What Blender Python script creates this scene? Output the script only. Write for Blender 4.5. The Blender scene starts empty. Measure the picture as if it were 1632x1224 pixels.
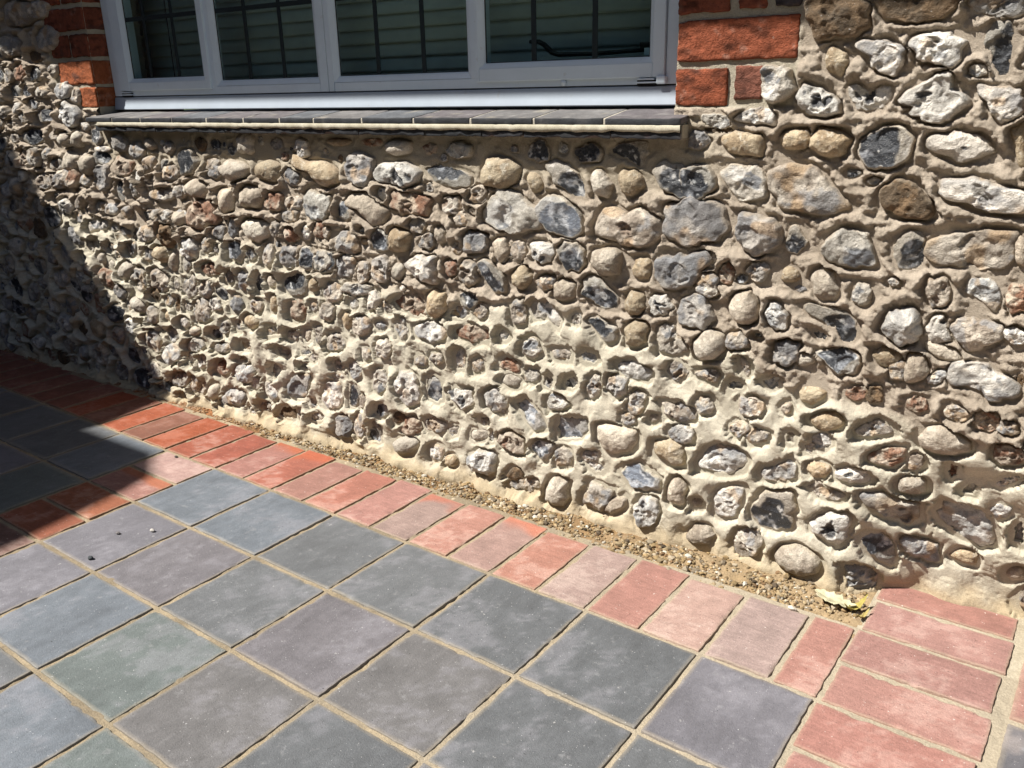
import bpy, bmesh, math, random
import numpy as np
from mathutils import Vector, Matrix

random.seed(7)
SC = bpy.context.scene
COL = SC.collection
PI = math.pi

# ---------------------------------------------------------------- camera
CAMP = np.array([1.3781, -1.5140, 0.9166])
AXES = np.array([[0.8271021779, 0.5616157563, -0.0221298344],      # right
                 [-0.1675639846, 0.2839749290, 0.9440765598],      # up
                 [-0.5364925893, 0.7771396154, -0.3289828563]])    # forward
FPX, IW, IH = 1361.2, 1632.0, 1224.0
cd = bpy.data.cameras.new('camera'); cam = bpy.data.objects.new('camera', cd); COL.objects.link(cam)
cd.sensor_width = 36.0; cd.lens = FPX / IW * 36.0; cd.clip_start = 0.02; cd.clip_end = 500
r_, u_, f_ = [Vector(a) for a in AXES]
cam.matrix_world = Matrix(((r_.x, u_.x, -f_.x, CAMP[0]), (r_.y, u_.y, -f_.y, CAMP[1]), (r_.z, u_.z, -f_.z, CAMP[2]), (0, 0, 0, 1)))
SC.camera = cam

# ---------------------------------------------------------------- light
SUND = Vector((1.0, 1.0, -1.88)).normalized()          # direction the sunlight travels
SUN_EL = math.asin(-SUND.z)
world = bpy.data.worlds.new("World"); SC.world = world; world.use_nodes = True
wn = world.node_tree; wn.nodes.clear()
sky = wn.nodes.new('ShaderNodeTexSky'); sky.sky_type = 'NISHITA'; sky.sun_disc = False
sky.sun_elevation = SUN_EL; sky.sun_rotation = math.radians(225)
bgn = wn.nodes.new('ShaderNodeBackground'); bgn.inputs['Strength'].default_value = 0.05
wo = wn.nodes.new('ShaderNodeOutputWorld')
wn.links.new(sky.outputs[0], bgn.inputs[0]); wn.links.new(bgn.outputs[0], wo.inputs[0])
sd = bpy.data.lights.new('sun', 'SUN'); sd.energy = 5.0; sd.angle = math.radians(0.5); sd.color = (1.0, 0.955, 0.88)
sun = bpy.data.objects.new('sun', sd); COL.objects.link(sun)
sun.rotation_euler = SUND.to_track_quat('-Z', 'Y').to_euler(); sun.location = (-4, -4, 8)
SC.view_settings.view_transform = 'Standard'; SC.view_settings.look = 'None'
SC.view_settings.exposure = 0.94; SC.view_settings.gamma = 1.0

# ---------------------------------------------------------------- helpers
def ray(x, y):
    return np.array([(x - IW / 2) / FPX, -(y - IH / 2) / FPX, 1.0]) @ AXES
def project(P):
    q = (np.asarray(P, float) - CAMP) @ AXES.T
    return np.stack([IW / 2 + FPX * q[..., 0] / q[..., 2], IH / 2 - FPX * q[..., 1] / q[..., 2]], -1)

def _hash(ix, iy, iz, seed):
    h = (ix.astype(np.int64) * 374761393 + iy.astype(np.int64) * 668265263 + iz.astype(np.int64) * 2147483647 + seed * 974711) & 0xffffffff
    h = ((h ^ (h >> 13)) * 1274126177) & 0xffffffff
    h = ((h ^ (h >> 16)) * 2246822519) & 0xffffffff
    return ((h ^ (h >> 15)) & 0xffff) / 32767.5 - 1.0
def noise(P, scale, seed=0):
    p = np.asarray(P, float) * scale
    i = np.floor(p); f = p - i; i = i.astype(np.int64)
    f = f * f * (3 - 2 * f)
    out = 0
    for dx in (0, 1):
        wx = f[..., 0] if dx else 1 - f[..., 0]
        for dy in (0, 1):
            wy = f[..., 1] if dy else 1 - f[..., 1]
            for dz in (0, 1):
                wz = f[..., 2] if dz else 1 - f[..., 2]
                out = out + wx * wy * wz * _hash(i[..., 0] + dx, i[..., 1] + dy, i[..., 2] + dz, seed)
    return out
def fbm(P, scale, octv=3, seed=0, gain=0.5):
    a, s, t = 1.0, 0.0, 0.0
    for k in range(octv):
        s = s + a * noise(P, scale * 2 ** k, seed + 17 * k); t += a; a *= gain
    return s / t
def sstep(a, b, x):
    t = np.clip((x - a) / (b - a), 0, 1); return t * t * (3 - 2 * t)
def mixc(a, b, t):
    t = np.asarray(t)[..., None]; return np.asarray(a) * (1 - t) + np.asarray(b) * t

def mesh_np(name, V, quads=None, tris=None, col=None, rgh=None, smooth=True):
    me = bpy.data.meshes.new(name)
    V = np.asarray(V, np.float32)
    nq = 0 if quads is None else len(quads); nt = 0 if tris is None else len(tris)
    loops = []; tot = []
    if nq: loops.append(np.asarray(quads, np.int32).ravel()); tot.append(np.full(nq, 4, np.int32))
    if nt: loops.append(np.asarray(tris, np.int32).ravel()); tot.append(np.full(nt, 3, np.int32))
    loops = np.concatenate(loops); tot = np.concatenate(tot)
    start = np.concatenate([[0], np.cumsum(tot)[:-1]]).astype(np.int32)
    me.vertices.add(len(V)); me.vertices.foreach_set('co', V.ravel())
    me.loops.add(len(loops)); me.loops.foreach_set('vertex_index', loops)
    me.polygons.add(len(tot)); me.polygons.foreach_set('loop_start', start); me.polygons.foreach_set('loop_total', tot)
    me.polygons.foreach_set('use_smooth', np.full(len(tot), smooth, bool))
    me.update(calc_edges=True)
    if col is not None:
        a = me.attributes.new('Col', 'FLOAT_COLOR', 'POINT')
        c = np.ones((len(V), 4), np.float32); c[:, :3] = np.clip(col, 0.003, 0.9); a.data.foreach_set('color', c.ravel())
    if rgh is not None:
        a = me.attributes.new('Rgh', 'FLOAT', 'POINT'); a.data.foreach_set('value', np.clip(rgh, 0.05, 1).astype(np.float32))
    me.validate()
    return me
def link(name, me, mat, parent=None, loc=None):
    o = bpy.data.objects.new(name, me); COL.objects.link(o)
    if mat is not None: me.materials.append(mat)
    if parent is not None: o.parent = parent
    if loc is not None: o.location = loc
    return o
def empty(name, loc=(0, 0, 0)):
    o = bpy.data.objects.new(name, None); COL.objects.link(o); o.location = loc; o.empty_display_size = 0.05; return o
def tag(o, label=None, cat=None, group=None, kind=None):
    if label: o['label'] = label
    if cat: o['category'] = cat
    if group: o['group'] = group
    if kind: o['kind'] = kind
    elif cat: o['kind'] = 'thing'
    return o

def grid_faces(nu, nv, off=0):
    i, j = np.meshgrid(np.arange(nu - 1), np.arange(nv - 1), indexing='ij')
    a = (i * nv + j + off).ravel()
    return np.stack([a, a + nv, a + nv + 1, a + 1], 1)

def box_np(lx, ly, lz, step, bevel):
    """rounded box centred on the origin, welded; returns V, quads"""
    L = np.array([lx, ly, lz]) / 2
    Vs, Fs, off = [], [], 0
    for ax in range(3):
        a, b = [(1, 2), (2, 0), (0, 1)][ax]
        def coords(l):
            n = max(2, int(round(2 * l / step)) + 1)
            c = np.linspace(-l, l, n)
            e = [-l + bevel * 0.35, -l + bevel, l - bevel, l - bevel * 0.35]
            return np.unique(np.round(np.concatenate([c, e]), 6))
        ca, cb = coords(L[a]), coords(L[b])
        for s in (-1, 1):
            A, Bq = np.meshgrid(ca, cb, indexing='ij')
            P = np.zeros(A.shape + (3,)); P[..., a] = A; P[..., b] = Bq; P[..., ax] = s * L[ax]
            q = grid_faces(len(ca), len(cb), off)
            Fs.append(q if s > 0 else q[:, ::-1]); Vs.append(P.reshape(-1, 3)); off += A.size
    V = np.concatenate(Vs); F = np.concatenate(Fs)
    key = np.round(V * 1e5).astype(np.int64)
    _, idx, inv = np.unique(key, axis=0, return_index=True, return_inverse=True)
    inv = inv.ravel(); V = V[idx]; F = inv[F]
    q = np.clip(V, -(L - bevel), L - bevel); d = V - q; n = np.linalg.norm(d, axis=1, keepdims=True)
    V = np.where(n > 1e-9, q + bevel * d / np.maximum(n, 1e-9), V)
    return V, F

class Boxes:
    """several sharp-ish bevelled boxes / prisms collected into one mesh"""
    def __init__(s): s.bm = bmesh.new()
    def box(s, x0, x1, y0, y1, z0, z1, bev=0.0015):
        r = bmesh.ops.create_cube(s.bm, size=1.0)
        vs = r['verts']
        for v in vs:
            v.co = Vector(((x0 + x1) / 2 + v.co.x * (x1 - x0), (y0 + y1) / 2 + v.co.y * (y1 - y0), (z0 + z1) / 2 + v.co.z * (z1 - z0)))
        if bev:
            es = list({e for v in vs for e in v.link_edges})
            bmesh.ops.bevel(s.bm, geom=es, offset=bev, segments=2, affect='EDGES', profile=0.6)
        return s
    def prism(s, prof, x0, x1, axis='x'):
        """closed (a,b) profile extruded along an axis: x -> (y,z), z -> (x,y), y -> (x,z)"""
        def P(t, a, b): return {'x': (t, a, b), 'z': (a, b, t), 'y': (a, t, b)}[axis]
        A = [s.bm.verts.new(P(x0, a, b)) for a, b in prof]; Bv = [s.bm.verts.new(P(x1, a, b)) for a, b in prof]
        n = len(prof)
        s.bm.faces.new(A); s.bm.faces.new(Bv[::-1])
        for i in range(n): s.bm.faces.new((A[i], Bv[i], Bv[(i + 1) % n], A[(i + 1) % n]))
        return s
    def tube(s, pts, rad, seg=10):
        rings = []
        for i, p in enumerate(pts):
            p = Vector(p); a = Vector(pts[max(0, i - 1)]); b = Vector(pts[min(len(pts) - 1, i + 1)])
            t = (b - a).normalized(); n = t.cross(Vector((0.13, 0.21, 0.97))).normalized(); m = t.cross(n)
            rr = rad[i] if isinstance(rad, (list, tuple)) else rad
            rings.append([s.bm.verts.new(p + rr * (math.cos(2 * PI * k / seg) * n + math.sin(2 * PI * k / seg) * m)) for k in range(seg)])
        for a, b in zip(rings[:-1], rings[1:]):
            for k in range(seg): s.bm.faces.new((a[k], a[(k + 1) % seg], b[(k + 1) % seg], b[k]))
        s.bm.faces.new(rings[0][::-1]); s.bm.faces.new(rings[-1])
        return s
    def build(s, name, mat, parent=None, smooth=False):
        bmesh.ops.recalc_face_normals(s.bm, faces=s.bm.faces)
        me = bpy.data.meshes.new(name); s.bm.to_mesh(me); s.bm.free()
        if smooth:
            for p in me.polygons: p.use_smooth = True
        return link(name, me, mat, parent)

# ---------------------------------------------------------------- materials
def new_mat(name):
    m = bpy.data.materials.new(name); m.use_nodes = True
    nt = m.node_tree; b = nt.nodes['Principled BSDF']
    return m, nt, b
def N(nt, t, **kw):
    n = nt.nodes.new(t)
    for k, v in kw.items():
        if k in n.inputs: n.inputs[k].default_value = v
        else: setattr(n, k, v)
    return n
def surf_mat(name, base=None, attr=False, rough=0.85, rattr=False, var=0.25, vscale=180.0, bumps=((300, 0.0006),), specks=None, spec=0.4, random_off=True, streak=None, battr=False):
    m, nt, b = new_mat(name); L = nt.links.new
    tc = N(nt, 'ShaderNodeTexCoord'); co = tc.outputs['Object']
    if random_off:
        oi = N(nt, 'ShaderNodeObjectInfo'); ad = N(nt, 'ShaderNodeVectorMath', operation='ADD'); ml = N(nt, 'ShaderNodeMath', operation='MULTIPLY'); ml.inputs[1].default_value = 37.0
        L(oi.outputs['Random'], ml.inputs[0]); L(co, ad.inputs[0]); L(ml.outputs[0], ad.inputs[1]); co = ad.outputs[0]
    if attr:
        a = N(nt, 'ShaderNodeAttribute', attribute_name='Col'); c = a.outputs['Color']
    else:
        rgb = N(nt, 'ShaderNodeRGB'); rgb.outputs[0].default_value = (*base, 1); c = rgb.outputs[0]
    nz = N(nt, 'ShaderNodeTexNoise', Scale=vscale, Detail=5.0, Roughness=0.65); L(co, nz.inputs['Vector'])
    mr = N(nt, 'ShaderNodeMapRange'); mr.inputs['From Min'].default_value = 0.25; mr.inputs['From Max'].default_value = 0.75
    mr.inputs['To Min'].default_value = 1 - var; mr.inputs['To Max'].default_value = 1 + var
    L(nz.outputs['Fac'], mr.inputs['Value'])
    vm = N(nt, 'ShaderNodeVectorMath', operation='SCALE'); L(c, vm.inputs[0]); L(mr.outputs[0], vm.inputs['Scale']); c = vm.outputs[0]
    for (sc, lo, hi, colr, amt) in (specks or ()):
        n2 = N(nt, 'ShaderNodeTexNoise', Scale=sc, Detail=3.0, Roughness=0.6); L(co, n2.inputs['Vector'])
        m2 = N(nt, 'ShaderNodeMapRange'); m2.inputs['From Min'].default_value = lo; m2.inputs['From Max'].default_value = hi
        m2.inputs['To Min'].default_value = 0; m2.inputs['To Max'].default_value = amt
        L(n2.outputs['Fac'], m2.inputs['Value'])
        mx = N(nt, 'ShaderNodeMixRGB'); mx.inputs['Color2'].default_value = (*colr, 1); L(m2.outputs[0], mx.inputs['Fac']); L(c, mx.inputs['Color1']); c = mx.outputs[0]
    if streak:
        mp = N(nt, 'ShaderNodeMapping'); mp.inputs['Scale'].default_value = streak[0]; L(co, mp.inputs['Vector'])
        n4 = N(nt, 'ShaderNodeTexNoise', Scale=1.0, Detail=4.0, Roughness=0.7); L(mp.outputs[0], n4.inputs['Vector'])
        m4 = N(nt, 'ShaderNodeMapRange'); m4.inputs['From Min'].default_value = 0.3; m4.inputs['From Max'].default_value = 0.7
        m4.inputs['To Min'].default_value = 1 - streak[1]; m4.inputs['To Max'].default_value = 1 + streak[1]; L(n4.outputs['Fac'], m4.inputs['Value'])
        v4 = N(nt, 'ShaderNodeVectorMath', operation='SCALE'); L(c, v4.inputs[0]); L(m4.outputs[0], v4.inputs['Scale']); c = v4.outputs[0]
    L(c, b.inputs['Base Color'])
    if rattr:
        ra = N(nt, 'ShaderNodeAttribute', attribute_name='Rgh'); L(ra.outputs['Fac'], b.inputs['Roughness'])
    else: b.inputs['Roughness'].default_value = rough
    b.inputs['Specular IOR Level'].default_value = spec
    prev = None
    for (sc, dist) in bumps:
        n3 = N(nt, 'ShaderNodeTexNoise', Scale=sc, Detail=4.0, Roughness=0.6); L(co, n3.inputs['Vector'])
        bp = N(nt, 'ShaderNodeBump'); bp.inputs['Strength'].default_value = 1.0; bp.inputs['Distance'].default_value = dist
        L(n3.outputs['Fac'], bp.inputs['Height'])
        if battr:
            ba = N(nt, 'ShaderNodeAttribute', attribute_name='Rgh'); L(ba.outputs['Fac'], bp.inputs['Strength'])
        if prev is not None: L(prev, bp.inputs['Normal'])
        prev = bp.outputs[0]
    if prev is not None: L(prev, b.inputs['Normal'])
    return m

M = {}
M['flint'] = surf_mat('flint_stone', attr=True, rattr=True, var=0.34, vscale=330, bumps=((120, 0.0032), (420, 0.0020)), spec=0.5,
                      specks=((300, 0.64, 0.70, (0.05, 0.045, 0.04), 0.55), (240, 0.66, 0.72, (0.62, 0.60, 0.56), 0.45)))
M['mortar'] = surf_mat('lime_mortar', attr=True, rough=0.95, var=0.22, vscale=420, bumps=((140, 0.0028), (420, 0.0034), (1100, 0.0016)), spec=0.12, random_off=False, battr=True,
                       specks=((520, 0.66, 0.70, (0.13, 0.10, 0.07), 0.35), (430, 0.68, 0.72, (0.62, 0.58, 0.5), 0.5)))
M['brick'] = surf_mat('red_brick', attr=True, rough=0.9, var=0.3, vscale=120, bumps=((110, 0.0050), (420, 0.0022)), spec=0.2,
                      specks=((150, 0.66, 0.72, (0.04, 0.02, 0.015), 0.7), (90, 0.70, 0.76, (0.4, 0.32, 0.27), 0.3)))
M['paver'] = surf_mat('clay_paver', attr=True, rough=0.78, var=0.22, vscale=340, bumps=((260, 0.0010), (700, 0.0010)), spec=0.3, streak=((26, 150, 26), 0.13),
                      specks=((115, 0.66, 0.74, (0.50, 0.40, 0.35), 0.25), (250, 0.665, 0.70, (0.07, 0.035, 0.03), 0.8), (190, 0.69, 0.73, (0.66, 0.60, 0.56), 0.7), (60, 0.70, 0.76, (0.10, 0.06, 0.05), 0.45)))
M['tile'] = surf_mat('slate_tile', attr=True, rough=0.6, var=0.17, vscale=300, bumps=((60, 0.0007), (420, 0.0010), (1000, 0.0007)), spec=0.42, streak=((55, 16, 30), 0.12),
                     specks=((46, 0.62, 0.76, (0.30, 0.30, 0.31), 0.34), (270, 0.69, 0.72, (0.55, 0.55, 0.56), 0.7), (200, 0.69, 0.72, (0.02, 0.02, 0.022), 0.75), (85, 0.70, 0.76, (0.44, 0.43, 0.42), 0.55)))
M['sill_tile'] = surf_mat('sill_tile', attr=True, rough=0.7, var=0.25, vscale=110, bumps=((200, 0.001),), spec=0.35)
M['joint'] = surf_mat('sandy_joint', attr=True, rough=0.97, var=0.25, vscale=230, bumps=((300, 0.002), (1100, 0.0012)), spec=0.1, random_off=False)
M['soil'] = surf_mat('sandy_soil', attr=True, rough=0.98, var=0.3, vscale=160, bumps=((260, 0.003), (900, 0.0015)), spec=0.1, random_off=False)
M['gravel'] = surf_mat('gravel', attr=True, rough=0.9, var=0.2, vscale=300, bumps=((900, 0.0006),), spec=0.25, random_off=False)
M['upvc'] = surf_mat('white_upvc', base=(0.66, 0.75, 0.83), rough=0.33, var=0.05, vscale=14, bumps=((40, 0.0002),), spec=0.5,
                     specks=((55, 0.66, 0.74, (0.35, 0.33, 0.28), 0.22), (420, 0.70, 0.75, (0.22, 0.20, 0.17), 0.3)))
M['cill'] = surf_mat('dimmed_cill', base=(0.37, 0.42, 0.48), rough=0.4, var=0.06, vscale=14, bumps=((40, 0.0002),), spec=0.5,  # same uPVC as the frame, colour darkened to tone down the sunlight on it
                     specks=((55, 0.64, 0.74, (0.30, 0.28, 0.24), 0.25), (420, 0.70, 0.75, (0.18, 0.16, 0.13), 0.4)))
M['gasket'] = surf_mat('rubber_gasket', base=(0.03, 0.032, 0.035), rough=0.7, var=0.1, bumps=())
M['lead'] = surf_mat('lead_strip', base=(0.010, 0.018, 0.021), rough=0.65, var=0.2, vscale=60, bumps=((120, 0.0006),))
M['blind'] = surf_mat('blind_slat', base=(0.52, 0.54, 0.51), rough=0.6, var=0.08, vscale=20, bumps=())
M['black'] = surf_mat('black_metal', base=(0.012, 0.012, 0.014), rough=0.4, var=0.1, bumps=())
M['room'] = surf_mat('dim_plaster', base=(0.10, 0.11, 0.10), rough=0.9, var=0.1, vscale=8, bumps=())
M['wood'] = surf_mat('painted_board', base=(0.35, 0.36, 0.36), rough=0.6, var=0.1, vscale=30, bumps=((60, 0.0005),))
M['leaf'] = surf_mat('dry_leaf', attr=True, rough=0.8, var=0.2, vscale=150, bumps=((300, 0.001),), spec=0.2)
M['hedge'] = surf_mat('hedge_leaves', base=(0.035, 0.048, 0.03), rough=0.8, var=0.6, vscale=14, bumps=((30, 0.04),))
M['grass'] = surf_mat('lawn', base=(0.06, 0.09, 0.03), rough=0.95, var=0.4, vscale=6, bumps=((60, 0.02),))
M['farbrick'] = surf_mat('wing_brick', base=(0.16, 0.085, 0.06), rough=0.9, var=0.3, vscale=12, bumps=((40, 0.01),))
m, nt, b = new_mat('window_glass'); nt.nodes.remove(b)
fr = N(nt, 'ShaderNodeFresnel', IOR=1.52); tr = N(nt, 'ShaderNodeBsdfTransparent'); tr.inputs[0].default_value = (0.80, 0.87, 0.85, 1)
gl = N(nt, 'ShaderNodeBsdfGlossy'); gl.inputs['Roughness'].default_value = 0.02; gl.inputs[0].default_value = (0.9, 0.95, 0.95, 1); mx = N(nt, 'ShaderNodeMixShader')
ge = N(nt, 'ShaderNodeNewGeometry'); sb_ = N(nt, 'ShaderNodeMath', operation='SUBTRACT'); sb_.inputs[0].default_value = 1.0; mu = N(nt, 'ShaderNodeMath', operation='MULTIPLY')
nt.links.new(ge.outputs['Backfacing'], sb_.inputs[1]); nt.links.new(sb_.outputs[0], mu.inputs[0]); nt.links.new(fr.outputs[0], mu.inputs[1]); nt.links.new(mu.outputs[0], mx.inputs[0]); nt.links.new(tr.outputs[0], mx.inputs[1]); nt.links.new(gl.outputs[0], mx.inputs[2])
nt.links.new(mx.outputs[0], nt.nodes['Material Output'].inputs[0]); M['glass'] = m
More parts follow.
